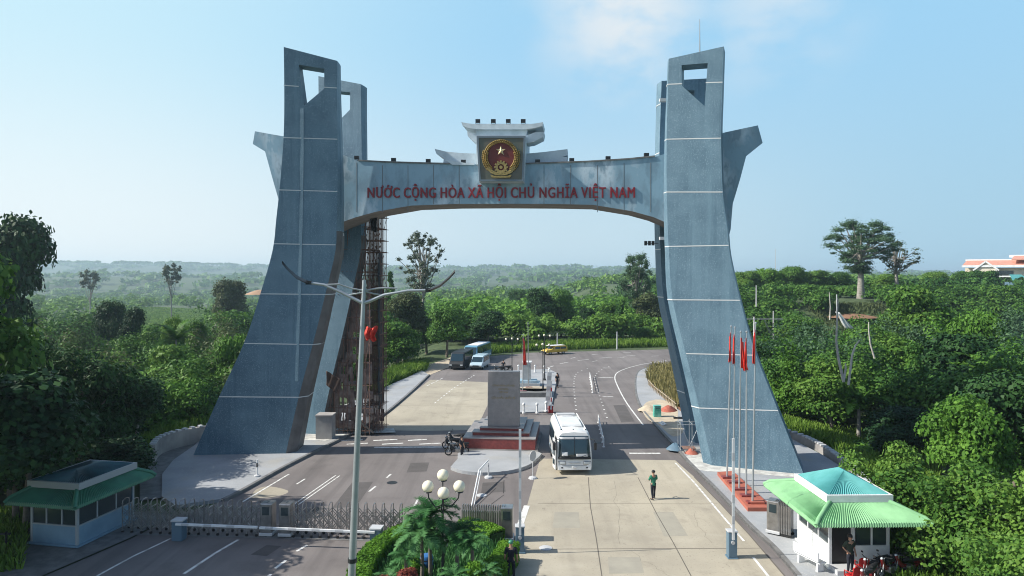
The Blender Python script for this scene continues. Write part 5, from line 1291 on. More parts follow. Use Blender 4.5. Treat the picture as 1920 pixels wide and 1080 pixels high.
# ------------------------------------------------------------------ building on the right hill
YB = 235
TH = math.atan((1860-CX)/F)
bd = empty('hill_building', P(1860, 560, YB), -TH, 'cream building with salmon roofs and a gabled porch on the right hill', 'building')
def bl(x, y): return Vector(((x-1860)/F*YB*math.cos(TH), 0, P(x, y, YB).z-bd.location.z))
def wallbox(x0, x1, y0, y1, d, dy=0): return MB().prism([bl(x0, y1)+Vector((0, dy, 0)), bl(x1, y1)+Vector((0, dy, 0)), bl(x1, y0)+Vector((0, dy, 0)), bl(x0, y0)+Vector((0, dy, 0))], (0, d, 0))
wallbox(1808, 1960, 502, 580, 12, 3).build('wall', M_['cream'], bd)
def roof(x0, x1, ye, yr, dy=1.2, dep=7):
    m = MB(); a, b = bl(x0-4, ye), bl(x1+4, ye); c2, d = bl(x1-3, yr)+Vector((0, dep, 0)), bl(x0+3, yr)+Vector((0, dep, 0)); m.prism([a, b, c2, d], (0, 0, .35)); return m.build('roof', M_['salmon'], bd)
r1 = roof(1808, 1925, 498, 489); 
MB().bar(bl(1802, 499), bl(1930, 499), .8, .7).build('eave', M_['white'], r1); MB().bar(bl(1808, 487)+Vector((0, 7, 0)), bl(1926, 487)+Vector((0, 7, 0)), .6, .6).build('ridge', M_['white'], r1)
r2 = roof(1900, 1990, 488, 480, dep=9); MB().bar(bl(1893, 480)+Vector((0, 8, 0)), bl(1990, 480)+Vector((0, 8, 0)), .8, .9).build('ridge', M_['white'], r2)
m = MB().prism([bl(1826, 506), bl(1848, 491), bl(1871, 506), bl(1868, 530), bl(1828, 530)], (0, 3, 0)); gb = m.build('gable', M_['cream'], bd)
for a, b in (((1824, 507), (1848, 490)), ((1848, 490), (1873, 507))): MB().bar(bl(*a)-Vector((0, .3, 0)), bl(*b)-Vector((0, .3, 0)), .6, .5).build('gable_trim', M_['white'], gb)
MB().bar(bl(1867, 506), bl(1867, 545), .5).build('column', M_['white'], bd); wallbox(1872, 1900, 508, 515, .3, 2.7).build('window', M_['glass'], bd); wallbox(1870, 1896, 520, 529, .3, 2.7).build('window', mat('brown_shutter', (.25, .17, .13), .7), bd)
MB().prism([bl(1868, 517), bl(1902, 517), bl(1902, 519.5), bl(1868, 519.5)], (0, 4, 0)).build('balcony', M_['white'], bd)
t = empty('turquoise_shed', P(1906, 540, 222), 0, 'small turquoise-roofed shed beside the cream hill building', 'shed')
MB().box((1.5, 2, -.6), (5, 4, 5)).build('wall', M_['blueox'], t); MB().prism([(-1.3, -.4, 2.2), (4.6, -.4, 2.2), (3.6, 2.5, 4.2), (-.3, 2.5, 4.2)], (0, .3, .2)).build('roof', M_['teal_roof'], t)
# ------------------------------------------------------------------ vegetation
def leaf_quads(C, Nn, size, rng, aspect=.62, droop=0.0):
    """one small folded leaf (two triangles) per centre, facing roughly along Nn"""
    n = len(C); t = rng.normal(size=(n, 3)); t -= (t*Nn).sum(1)[:, None]*Nn; t /= np.linalg.norm(t, axis=1)[:, None]+1e-9
    t[:, 2] -= droop; t /= np.linalg.norm(t, axis=1)[:, None]+1e-9
    b = np.cross(Nn, t); s = (size*(.6+.8*rng.random(n)))[:, None] if np.isscalar(size) else size[:, None]*(.6+.8*rng.random(n))[:, None]
    V = np.empty((n, 4, 3)); V[:, 0] = C-t*s; V[:, 1] = C+b*s*aspect+Nn*s*.12; V[:, 2] = C+t*s; V[:, 3] = C-b*s*aspect+Nn*s*.12
    return V.reshape(-1, 3)
def quads_mesh(name, V, mat_):
    n = len(V)//4; me = bpy.data.meshes.new(name); me.vertices.add(4*n); me.vertices.foreach_set('co', V.astype(np.float32).ravel())
    me.loops.add(4*n); me.loops.foreach_set('vertex_index', np.arange(4*n, dtype=np.int32)); me.polygons.add(n)
    me.polygons.foreach_set('loop_start', np.arange(0, 4*n, 4, dtype=np.int32)); me.polygons.foreach_set('loop_total', np.full(n, 4, dtype=np.int32)); me.update(calc_edges=True)
    me.materials.append(mat_); return me
def blob_leaves(blobs, n, leaf, rng, shell=.45, up=.35, jit=.55, aspect=.62, droop=0.0):
    """blobs: rows cx,cy,cz,rx,ry,rz ; leaves lie through the outer part of each clump"""
    blobs = np.array(blobs, float); w = (blobs[:, 3]*blobs[:, 4]+blobs[:, 3]*blobs[:, 5])**1.0; w /= w.sum()
    k = rng.choice(len(blobs), n, p=w); B = blobs[k]
    d = rng.normal(size=(n, 3)); d /= np.linalg.norm(d, axis=1)[:, None]
    d[:, 2] = np.where(d[:, 2] < -.35, -d[:, 2], d[:, 2])
    r = (shell+(1-shell)*rng.random(n)**.6)*(1+(.42 if shell <= .2 else .10)*rng.normal(size=n))
    C = B[:, :3]+d*B[:, 3:]*r[:, None]
    N = d+rng.normal(size=(n, 3))*jit; N[:, 2] += up; N /= np.linalg.norm(N, axis=1)[:, None]
    return leaf_quads(C, N, leaf, rng, aspect, droop)
def crown_blobs(rng, R_, Hc, z0, n=9, kind='round', br=(.32, .55)):
    out = []
    for i in range(n):
        a = rng.random()*6.283; t = (i+.5)/n
        if kind == 'round': zz = z0+Hc*(.15+.75*rng.random()); rr = R_*math.sqrt(max(.02, 1-((zz-z0-Hc*.45)/(Hc*.62))**2))*.62
        elif kind == 'cone': zz = z0+Hc*t; rr = R_*(1-t*.85)*.6
        elif kind == 'flat': zz = z0+Hc*(.45+.5*rng.random()); rr = R_*rng.random()**.5*.8
        else: u_ = rng.random(); zz = z0+Hc*u_; rr = R_*rng.random()**.5*math.sqrt(max(.05, 1-(2*u_-1.05)**2))*1.0
        b = R_*rng.uniform(*br)*(1.15-t*.6 if kind == 'cone' else 1); q = .35+.65*rng.random() if kind == 'round' else 1
        out.append((rr*q*math.cos(a), rr*q*math.sin(a), zz, b, b, b*(rng.uniform(.62, .85) if kind != 'open' else rng.uniform(.8, 1.15))))
    return out
def trunk_mb(rng, z1, r0, blobs, limbs=7, bend=.3, fork=.5):
    m = MB(); bx, by = rng.normal()*bend, rng.normal()*bend
    pts = [Vector((bx*t*t*(1+.3*math.sin(5*t)), by*t*t, z1*t)) for t in (0, .25, .5, .75, 1)]
    m.tube(pts, [r0*1.25, r0*.9, r0*.75, r0*.55, r0*.3], 8)
    order = sorted(blobs, key=lambda b: -b[3])[:limbs]
    for b in order:
        t = rng.uniform(fork, .85); p = Vector((bx*t*t*(1+.3*math.sin(5*t)), by*t*t, z1*t)); q = Vector(b[:3]); mid_ = p.lerp(q, .5)+Vector((0, 0, -.08*(q-p).length))
        m.tube([p, mid_, q], [r0*.42, r0*.28, r0*.12], 5)
    return m
VAR = {}
LEAF['emerg'] = leafmat('leaf_blue_green', (.022, .060, .030), (.050, .105, .052), (.10, .18, .09), .25)
def tree_variant(key, mat_, seed, R_, Hc, z0, nb, kind, nleaf, leaf, r0=.2, bark='bark', shell=.45, br=(.32, .55), limbs=7, bend=.3, up=.35, aspect=.62, droop=0, ztop=.75, fork=.5):
    rng = np.random.default_rng(seed); bl_ = crown_blobs(rng, R_, Hc, z0, nb, kind, br)
    V = blob_leaves(bl_, nleaf, leaf, rng, shell, up, .55, aspect, droop); zt = V[:, 2].max()
    cm_ = quads_mesh('crown', V, LEAF[mat_]); tm = trunk_mb(rng, z0+Hc*ztop, r0, bl_, limbs, bend, fork)
    t_ = tm.build('trunk', M_[bark], smooth=60); me = t_.data; bpy.data.objects.remove(t_); VAR[key] = (cm_, me, zt, R_)
# unit-ish variants, about 8-10 m tall; scaled per tree
tree_variant('dense', 'dark', 1, 3.6, 5.2, 2.2, 20, 'round', 14000, .155)
tree_variant('dense2', 'mid', 2, 3.4, 5.6, 1.8, 22, 'round', 14000, .155)
tree_variant('light', 'light', 3, 3.6, 4.2, 1.4, 20, 'round', 14000, .155)
tree_variant('cone', 'dark', 4, 2.4, 7.0, 1.2, 18, 'cone', 11000, .15)
tree_variant('olive', 'olive', 5, 3.4, 5.0, 2.4, 20, 'round', 12000, .16)
tree_variant('tall', 'pale', 6, 4.2, 8.5, 8.5, 120, 'open', 9000, .13, r0=.30, bark='palebark', br=(.04, .13), limbs=44, bend=.9, shell=.1)
tree_variant('tall2', 'olive', 7, 4.6, 7.5, 8.0, 140, 'open', 16000, .14, r0=.38, bark='palebark', br=(.05, .15), limbs=44, bend=.5, shell=.1)
tree_variant('bare', 'olive', 8, 3.2, 6.5, 5.0, 50, 'open', 1500, .15, r0=.3, bark='palebark', br=(.08, .18), limbs=44, bend=.4, shell=.1)
tree_variant('spindly', 'pale', 9, 2.6, 7, 5, 26, 'flat', 3000, .2, r0=.2, bark='palebark', br=(.1, .26), limbs=16, bend=.4, shell=.2)
tree_variant('broad', 'mid', 10, 3.6, 4.8, 1.0, 22, 'round', 14000, .17, up=.7, aspect=.42)
tree_variant('bigleaf', 'mid', 11, 2.8, 4.2, 1.0, 26, 'loose', 11000, .105, up=.5, aspect=.7, r0=.12)
tree_variant('emergent', 'emerg', 31, 4.4, 10.5, 5.5, 120, 'open', 30000, .12, up=.05, r0=.42, bark='palebark', br=(.09, .21), limbs=40, bend=.4, shell=.1)
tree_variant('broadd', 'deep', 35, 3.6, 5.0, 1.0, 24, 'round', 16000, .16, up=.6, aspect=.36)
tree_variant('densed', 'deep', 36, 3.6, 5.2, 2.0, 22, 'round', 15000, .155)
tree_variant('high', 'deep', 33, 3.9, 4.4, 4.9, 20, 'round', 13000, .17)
tree_variant('shrub', 'light', 12, 1.5, 1.8, .2, 10, 'round', 2600, .13, r0=.05)
tree_variant('shrubd', 'mid', 13, 1.6, 2.0, .2, 10, 'round', 2600, .14, r0=.05)
def plant_tree(key, px, ytop, Y, wpx, label, cat='tree', name='tree', group=None, rz=None, gz=None, X=None):
    """a tree whose trunk stands at pixel column px and distance Y, its top seen at row ytop and its crown about wpx wide"""
    cmesh, tmesh, zt, R_ = VAR[key]; x = (px-CX)/F*Y if X is None else X; g = hgt(x, Y) if gz is None else gz
    ztop = H-(ytop-HY)*Y/F; sz = max(.2, (ztop-g+.3)/zt); sxy = wpx*Y/F/(2*R_*1.12)
    r = rnd.random()*6.28 if rz is None else rz
    t = empty(name, (x, Y, g-.3), r, label, cat, group); t.scale = (sxy, sxy, sz)
    for nm, me in (('crown', cmesh), ('trunk', tmesh)):
        o = bpy.data.objects.new(nm, me); COL.objects.link(o); o.parent = t
    return t
T = plant_tree
# ---- left side
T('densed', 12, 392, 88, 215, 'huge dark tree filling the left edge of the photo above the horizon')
T('spindly', 322, 490, 300, 40, 'thin spindly tree standing alone on the left skyline')
T('spindly', 168, 503, 330, 40, 'small faint tree on the left skyline between the huge tree and the spindly one')
T('olive', 428, 518, 190, 85, 'broad grey-green tree rising above the left woods beside the pylon')
T('densed', 205, 560, 118, 80, 'round very dark tree in the middle of the left woods')
T('densed', 248, 572, 112, 60, 'second round dark tree just right of the very dark one')
T('broad', 325, 583, 95, 70, 'small-crowned tree with drooping boughs before the pale clearing')
T('broad', 372, 590, 100, 60, 'slim feathery tree left of the left pylon, before the clearing')
T('light', 345, 706, 63, 150, 'bright green layered tree just behind the curved left wall')
T('shrub', 300, 760, 60, 110, 'low bright shrub at the left end of the curved wall', 'shrub', 'shrub')
T('light', 440, 620, 75, 110, 'bright leafy tree touching the edge of the left pylon')
T('dense2', 330, 640, 72, 130, 'mid green tree behind the layered bright one')
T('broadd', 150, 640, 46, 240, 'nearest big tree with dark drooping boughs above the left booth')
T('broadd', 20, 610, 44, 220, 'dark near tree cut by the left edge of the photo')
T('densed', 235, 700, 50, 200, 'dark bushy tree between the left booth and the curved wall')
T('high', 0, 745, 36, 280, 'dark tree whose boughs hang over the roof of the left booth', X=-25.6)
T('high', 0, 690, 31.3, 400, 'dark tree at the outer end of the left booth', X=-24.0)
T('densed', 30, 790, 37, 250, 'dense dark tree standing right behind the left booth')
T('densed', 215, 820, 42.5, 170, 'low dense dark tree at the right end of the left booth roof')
T('dense2', 0, 440, 38, 340, 'tall dark tree left of the booth, casting shade over it', gz=-1, X=-31.5)
T('dense', 0, 440, 33, 400, 'tall dark tree left of the frame shading the near road', gz=-.5, X=-31)
T('dense2', 0, 440, 27.5, 430, 'leafy tree left of the frame, nearest of the shading trees', gz=-.5, X=-29)
# ---- centre, beyond the gate
T('tall', 790, 432, 140, 105, 'tall thin tree with grey open crown in the middle of the gateway', rz=.4)
T('cone', 731, 507, 150, 36, 'small pointed dark tree beside the scaffolding')
T('olive', 757, 540, 118, 110, 'rounded brown-green tree right of the scaffolding')
T('dense2', 745, 600, 100, 120, 'leafy mid green tree with thin stems at the left of the far road')
T('dense', 838, 572, 112, 100, 'bushy green tree over the parked lorry')
T('densed', 915, 580, 125, 85, 'round dark tree right of the parked coaches')
T('dense2', 800, 590, 120, 90, 'green tree behind the lorry and left of the coaches')
T('dense2', 880, 596, 132, 80, 'tree filling the gap behind the coaches')
T('densed', 1012, 538, 150, 75, 'left one of the two big dark trees in the centre of the far verge')
T('dense', 1052, 540, 152, 72, 'right one of the two big dark trees in the centre of the far verge')
T('cone', 1012, 600, 132, 26, 'small bluish conical tree by the yellow car')
T('densed', 1102, 575, 148, 50, 'narrow dark tree right of the two big dark trees')
T('dense2', 1145, 565, 150, 70, 'mid green tree on the far verge before the pale hill')
T('cone', 1165, 560, 146, 45, 'tall narrow green tree left of the right pylon')
T('olive', 1210, 545, 152, 80, 'olive tree on the far verge against the right pylon')
T('emergent', 1195, 464, 158, 76, 'tall pale-crowned tree partly hidden by the dark rear pylon')
T('dense', 972, 540, 260, 44, 'dark distant tree left of the two big dark trees')
T('dense', 905, 548, 300, 34, 'small dark distant tree before the blue hills')
T('bigleaf', 1085, 618, 140, 50, 'bright small tree at the far verge below the narrow dark one')
T('bigleaf', 1212, 610, 138, 60, 'bright banana-green bush tree by the right pylon')
# ---- right side
T('emergent', 1614, 402, 160, 145, 'tall grey-trunked tree rising alone above the right woods', rz=2.0)
T('bare', 1682, 446, 166, 90, 'nearly bare brownish tree beside the tall lone one', rz=1)
for i, (px, yt, w, l) in enumerate(((1400, 506, 70, 'first tree of the right skyline row, touching the pylon'), (1440, 500, 70, 'pale tree second in the right skyline row'), (1485, 497, 70, 'third tree of the right skyline row'), (1530, 505, 75, 'fourth tree of the right skyline row, left of the lone trunk'), (1575, 508, 60, 'low skyline tree just left of the lone trunk'), (1660, 512, 70, 'skyline tree below the bare brownish one'), (1752, 505, 70, 'flat-topped dark skyline tree left of the hill building'), (1812, 506, 62, 'round dark tree left below the hill building'), (1850, 505, 60, 'round dark tree covering the foot of the hill building'))):
    T(('dense2', 'light', 'dense', 'dense2', 'dense', 'dense2', 'broad', 'dense', 'dense')[i], px, yt, 186 if px < 1700 else 205, w, l)
T('dense2', 1722, 530, 92, 150, 'large dark green tree at the centre of the right woods')
T('light', 1830, 572, 75, 140, 'light green leafy tree high in the right woods')
T('densed', 1800, 620, 62, 210, 'broad dark tree in the right woods above the bright bushes')
T('dense2', 1560, 668, 60, 150, 'rounded green tree below the white bare stems')
T('light', 1480, 700, 66, 120, 'light bushy tree right of the pylon above the bright shrubs')
T('cone', 1715, 640, 60, 90, 'pointed dark tree right of the white stems')
T('broad', 1655, 600, 74, 170, 'leafy tree in the middle of the right woods beside white stems')
T('dense2', 1500, 590, 112, 110, 'rounded tree behind the poles right of the pylon')
T('broad', 1470, 645, 90, 120, 'green tree just outside the right pylon')
T('light', 1815, 735, 42, 190, 'bright light green bush tree standing before the dark right woods')
T('densed', 1905, 690, 45, 240, 'very dark tree at the right edge of the photo')
T('densed', 1690, 760, 52, 160, 'dark rounded tree above the curved right wall')
T('bigleaf', 1655, 820, 34.5, 150, 'broad-leaved tree hanging over the back of the right booth')
T('bigleaf', 1770, 850, 31, 250, 'broad-leaved tree right of the booth with dark stem')
T('bigleaf', 1890, 860, 29, 260, 'large broad-leaved tree at the lower right corner')
T('bigleaf', 1890, 985, 24.5, 230, 'bright leafy bush filling the bottom right corner', name='bush', cat='bush')
T('shrub', 1530, 770, 72, 130, 'round bright shrub behind the curved right wall', 'shrub', 'shrub')
T('shrub', 1470, 775, 76, 100, 'bright low shrub beside the foot of the right pylon', 'shrub', 'shrub')
T('shrub', 1620, 830, 52, 120, 'leafy shrub at the bend of the curved right wall', 'shrub', 'shrub')
# ---- masses nobody could count: merged leaf canopies
def canopy(name, label, spots, mat_, seed, leaf, per, cat='trees'):
    """spots: list of (x, y, ground, top height, radius)"""
    rng = np.random.default_rng(seed); out = []
    for (x, y, g, hh, rad) in spots:
        nb = 6; bl_ = [(x+rng.normal()*rad*.42, y+rng.normal()*rad*.42, g+hh*rng.uniform(.3, .85), rad*rng.uniform(.42, .7), rad*rng.uniform(.42, .7), hh*rng.uniform(.18, .30)) for _ in range(nb)]
        bl_.append((x, y, g+hh*.45, rad*.8, rad*.8, hh*.5)); out.append(blob_leaves(bl_, per, leaf if np.isscalar(leaf) else leaf(y), rng, .5, .45))
    me = quads_mesh(name, np.concatenate(out), LEAF[mat_]); o = bpy.data.objects.new(name, me); COL.objects.link(o)
    return tag(o, label, cat, kind='stuff')
def scatter(seed, n, x0f, y0, y1, hr, rr, keep, pw=1.0):
    r = random.Random(seed); out = []; k = 0
    while len(out) < n and k < n*40:
        k += 1; y = y0+(y1-y0)*r.random()**pw; x = x0f(r, y)
        if keep(x, y): out.append((x, y, hgt(x, y)-.4, r.uniform(*hr), r.uniform(*rr)))
    return out
def left_x(r, y): return r.uniform(-.80*y-10, interp(XL, y)-3)
def right_x(r, y): return r.uniform(interp(XR, y)+3.5, .80*y+12)
def vis_cap(sp, f):
    # a canopy never rises above the line of sight given by f(px) (top row seen in the photo)
    out = []
    for x, y, g, h_, rad in sp:
        px = x/y*F+CX; lim = f(px); zmax = H-(lim-HY)*y/F; h2 = min(h_, zmax-g)
        if h2 > .8: out.append((x, y, g, h2, rad))
    return out
incl = lambda x, y: 245 < x/y*F+CX < 395
ltop = lambda px: 575 if px < 235 else 614 if px < 400 else 590
clear_l = lambda x, y: not (-135 < x < -55 and 150 < y < 300 and 250 < x/y*F+CX < 480)
sp = vis_cap(scatter(11, 90, left_x, 40, 110, (5, 8.5), (2.4, 3.6), lambda x, y: x < interp(XL, y)-4.5), ltop)
canopy('left_woods', 'dense green woods behind the left pylon and booth', sp, 'mid', 21, .17, 2300)
sp = vis_cap(scatter(12, 60, left_x, 46, 112, (5, 8), (2.4, 3.4), lambda x, y: x < interp(XL, y)-4.5), lambda p: 600 if p < 235 or p > 400 else 614)
canopy('left_woods', 'darker trees mixed through the woods left of the gateway', sp, 'dark', 22, .17, 2000)
sp = vis_cap(scatter(13, 330, lambda r, y: r.uniform(-.85*y, -12-.06*y), 108, 330, (5, 10), (3, 5), lambda x, y: not (incl(x, y) and y > 250), .8), lambda p: (612 if 245 < p < 395 else 535) if p < 520 else 575)
canopy('left_far_woods', 'bluish green woods stretching to the left hills', sp, 'mid', 23, .38, 560)
sp = vis_cap(scatter(14, 130, right_x, 40, 100, (4.5, 8.5), (2.2, 3.6), lambda x, y: not (x < 34 and y < 56) and not (x < 42 and 100 < y < 132) and not (1535 < x/y*F+CX < 1660 and y < 64)), lambda p: 585 if p > 1600 else 640)
canopy('right_woods', 'dense mixed green woods filling the right side of the photo', sp, 'dark', 24, .17, 2200)
sp = vis_cap(scatter(15, 95, right_x, 50, 105, (4, 7), (2, 3.2), lambda x, y: not (x < 36 and y < 56) and not (1535 < x/y*F+CX < 1660 and y < 64)), lambda p: 600 if p > 1600 else 650)
canopy('right_woods', 'lighter green bushes scattered through the right woods', sp, 'light', 25, .17, 1900)
sp = vis_cap(scatter(16, 150, lambda r, y: r.uniform(42, .85*y), 134, 190, (4, 7.5), (3, 4.5), lambda x, y: not (1560 < x/y*F+CX < 1660 and y < 158)), lambda p: 535)
canopy('right_hill_woods', 'green woods climbing the low hill on the right', sp, 'mid', 26, .30, 900)
sp = vis_cap(scatter(17, 170, lambda r, y: r.uniform(30, .85*y), 185, 330, (6, 9), (3.5, 5), lambda x, y: True), lambda p: 522)
canopy('right_hill_woods', 'woods along the crest of the right hill below the sky', sp, 'dense2' if False else 'dark', 27, .5, 380)
sp = vis_cap(scatter(18, 70, lambda r, y: r.uniform(-18, 34), 132, 160, (4, 8), (2.4, 4), lambda x, y: True), lambda p: 590)
canopy('verge_trees', 'mixed green trees along the far verge behind the parked vehicles', sp, 'mid', 28, .34, 700)
sp = vis_cap(scatter(19, 240, lambda r, y: r.uniform(-.12*y-10, .34*y), 165, 420, (6, 11), (4, 6), lambda x, y: True), lambda p: 556 if p < 1080 else 552)
canopy('centre_woods', 'pale green rolling woods seen through the gateway', sp, 'light', 29, .6, 300)
sp = vis_cap(scatter(20, 1500, lambda r, y: r.uniform(-.85*y, .85*y), 330, 1300, (7, 12), (6, 11), lambda x, y: not (incl(x, y) and y < 520), .9), lambda p: 516)
canopy('distant_forest', 'hazy blue-green forest covering the land below the hills', sp, 'mid', 30, lambda y: .8+y/700, 70, 'forest')
sp = vis_cap(scatter(31, 1200, lambda r, y: r.uniform(-.85*y, .85*y), 1300, 4200, (10, 16), (18, 40), lambda x, y: True, .9), lambda p: 490)
canopy('hill_forest', 'blue hazy tree cover on the ridges at the horizon', sp, 'mid', 32, lambda y: 4+y/900, 40, 'forest')
sp = vis_cap(scatter(41, 42, left_x, 50, 112, (7, 11), (1.6, 2.6), lambda x, y: x < interp(XL, y)-4.5 and not incl(x, y)), lambda p: 552 if p < 235 else 568)
canopy('left_woods', 'slimmer grey-green trees standing out of the left woods', sp, 'olive', 42, .16, 1100)
sp = vis_cap(scatter(43, 60, right_x, 56, 128, (7, 11), (1.5, 2.6), lambda x, y: not (x < 38 and y < 58) and not (x < 46 and y > 98) and not (1535 < x/y*F+CX < 1660 and y < 66)), lambda p: 548)
canopy('right_woods', 'slimmer grey-green trees standing out of the right woods', sp, 'emerg', 44, .15, 1100)
sp = vis_cap(scatter(45, 26, right_x, 60, 125, (8, 12), (1.2, 2.0), lambda x, y: not (x < 46 and y > 98) and not (1535 < x/y*F+CX < 1660 and y < 66)), lambda p: 540)
canopy('right_woods', 'yellow-green young trees rising through the right woods', sp, 'light', 46, .15, 800)
# ---- grass and ground cover
def tufts(name, label, fn, n, mat_, seed, hgt_, spread=.12, cat='grass', w=.03):
    rng = np.random.default_rng(seed); r = random.Random(seed); C = []
    while len(C) < n:
        p = fn(r)
        if p is not None: C.append(p)
    C = np.array(C); h_ = hgt_*(.5+rng.random(n)); d = rng.normal(size=(n, 3))*spread*hgt_*3; d[:, 2] = 0
    side = rng.normal(size=(n, 3)); side[:, 2] = 0; side /= np.linalg.norm(side, axis=1)[:, None]; side *= w*(.7+.6*rng.random(n))[:, None]*(1+hgt_)
    V = np.empty((n, 4, 3)); V[:, 0] = C-side; V[:, 1] = C+side; V[:, 2] = C+side*.35+d+np.c_[np.zeros(n), np.zeros(n), h_]; V[:, 3] = C-side*.35+d+np.c_[np.zeros(n), np.zeros(n), h_]
    o = bpy.data.objects.new(name, quads_mesh(name, V.reshape(-1, 3), LEAF[mat_])); COL.objects.link(o); return tag(o, label, cat, kind='stuff')
def region_px(poly, z=0):
    L = [G(x, y) for x, y in poly]; xs = [p.x for p in L]; ys = [p.y for p in L]
    def inside(x, y):
        c = False; j = len(L)-1
        for i in range(len(L)):
            if (L[i].y > y) != (L[j].y > y) and x < (L[j].x-L[i].x)*(y-L[i].y)/(L[j].y-L[i].y)+L[i].x: c = not c
            j = i
        return c
    def f(r):
        x, y = r.uniform(min(xs), max(xs)), r.uniform(min(ys), max(ys))
        return (x, y, hgt(x, y)-.05+z) if inside(x, y) else None
    return f
tufts('grass', 'tall bright grass between the left pavement and the trees', region_px([(700, 744), (735, 718), (775, 702), (800, 694), (800, 684), (740, 684), (690, 700), (680, 735)]), 9000, 'grass', 1, .9, w=.035)
tufts('grass', 'bright green grass along the far edge of the road', region_px([(905, 664), (1000, 657), (1250, 650), (1500, 647), (1500, 641), (1250, 642), (1000, 647), (900, 655)]), 16000, 'grass', 2, .9, w=.06)
tufts('dry_grass', 'yellowish grass inside the fenced bed by the right pylon', region_px([(1218, 720), (1214, 704), (1224, 694), (1262, 692), (1345, 702), (1350, 760), (1268, 764), (1240, 742)], .1), 9000, 'dry', 3, .9, w=.035)
tufts('grass', 'green ground cover behind the curved right wall', region_px([(1440, 808), (1500, 815), (1560, 840), (1600, 870), (1680, 950), (1760, 960), (1760, 800), (1440, 775)]), 14000, 'grass', 4, .6, w=.045)
tufts('grass', 'bright grass strip behind the right booth', region_px([(1640, 1070), (1640, 985), (1720, 985), (1900, 1010), (2100, 1160), (1760, 1160)], .05), 9000, 'grass', 5, .5, w=.04)
tufts('grass', 'sunlit grass left of the left booth', region_px([(-160, 1100), (-100, 960), (60, 960), (45, 1030), (40, 1070)], .05), 5000, 'grass', 6, .45, w=.04)
tufts('grass', 'green undergrowth behind the curved left wall', region_px([(280, 850), (300, 825), (400, 795), (470, 780), (420, 740), (200, 740), (180, 850)]), 9000, 'grass', 7, .8, w=.05)
def field_pt(r):
    y = r.uniform(240, 540); x = r.uniform((238-CX)/F*y, (402-CX)/F*y); return (x, y, hgt(x, y)-.1)
tufts('grass', 'pale green field in the left woods', field_pt, 42000, 'grass', 8, 1.3, w=.5)
tufts('grass', 'green clearing below the lone tall tree', lambda r: (lambda x, y: (x, y, hgt(x, y)))(r.uniform(66, 82), r.uniform(134, 152)), 6000, 'olive', 9, .6, w=.12)
heap(Vector((72.5, 146, hgt(72.5, 146)-.15)), 5.5, .8, M_['soil'], 'bare reddish earth slope below the lone tall tree', 'earth_bank', 'earth', 8)
heap(P(488, 552, 230), 5, 1.6, mat('orange_earth', (.38, .24, .15), .95), 'bare orange earth mound glimpsed at the edge of the left pylon', 'earth_bank', 'earth', 9)
# ---- white bare stems on the right
def stem(pts, r_, label, Y=54):
    L = [P(x, y, Y) for x, y in pts]; o = L[0].copy(); t = MB().tube([p-o for p in L], [r_*(1-.5*i/(len(L)-1)) for i in range(len(L))], 7).build('bare_stem', mat('white_bark', (.55, .52, .47), .8, col2=(.38, .35, .31), scale=3), smooth=60); t.location = o; return tag(t, label, 'bare stem', 'bare white stems in the right woods')
stem([(1582, 716), (1572, 672), (1568, 640), (1571, 560)], .12, 'tall white bare stem rising highest among the right bushes')
stem([(1582, 714), (1586, 690), (1585, 681)], .1, 'short white stump leaning on the tallest bare stem')
stem([(1591, 722), (1598, 665), (1604, 648), (1612, 638)], .10, 'curved pale stem just right of the tallest one')
stem([(1640, 672), (1632, 645), (1629, 620), (1629, 604)], .09, 'thin greenish-white stem farther right among the bushes', 62)
stem([(1556, 600), (1557, 575), (1555, 548)], .10, 'slim pale post-like stem left of the tallest one', 96)
t = cloth([P(1566, 585, 95), P(1574, 586, 95), P(1602, 617, 95), P(1586, 616, 95)], 'white_sheet', M_['white'], 'long pale sheet lying over the bushes right of the poles', 'sheet', .1, 6)
# ---- frond plants
def frond_mesh(name, mat_, nf, L, seed, up0=1.1, droop=1.5, leaflet=.32, nl=18, w=.035, twist=0):
    rng = np.random.default_rng(seed); Q = []
    for i in range(nf):
        a = 2.4*i+rng.normal()*.15; el = up0*(1-.75*i/nf)+rng.normal()*.08; d = np.array([math.cos(a), math.sin(a), 0]); p = np.zeros(3); pts = [p.copy()]; th = el
        for k in range(nl): p = p+(d*math.cos(th)+np.array([0, 0, 1])*math.sin(th))*L/nl; th -= droop/nl; pts.append(p.copy())
        s_ = np.array([-math.sin(a), math.cos(a), 0])
        for k in range(2, nl+1):
            t_ = (k)/nl; ln = leaflet*math.sin(math.pi*min(1, .12+t_*.86))**.6; tan = pts[k]-pts[k-1]; tan /= np.linalg.norm(tan)
            for sg in (-1, 1):
                for rep in (0, .5):
                    b = pts[k-1]*(1-rep)+pts[k]*rep; dr = s_*sg*.8+tan*.55+np.array([0, 0, .25-.5*rng.random()]); dr /= np.linalg.norm(dr); e = b+dr*ln; nrm = tan*w
                    Q += [b-nrm, b+nrm, e*.6+b*.4+nrm*.9, e]
        for k in range(nl):
            u_ = np.array([0, 0, .02]); Q += [pts[k]-s_*.018, pts[k]+s_*.018, pts[k+1]+s_*.014+u_*0, pts[k+1]-s_*.014]
    return quads_mesh(name, np.array(Q), LEAF[mat_])
PALM = frond_mesh('fronds', 'palm', 22, 1.55, 3, 1.25, 1.7, .38, 20, .024)
PALM2 = frond_mesh('fronds', 'palm', 16, 1.15, 5, 1.3, 1.5, .28, 16, .022)
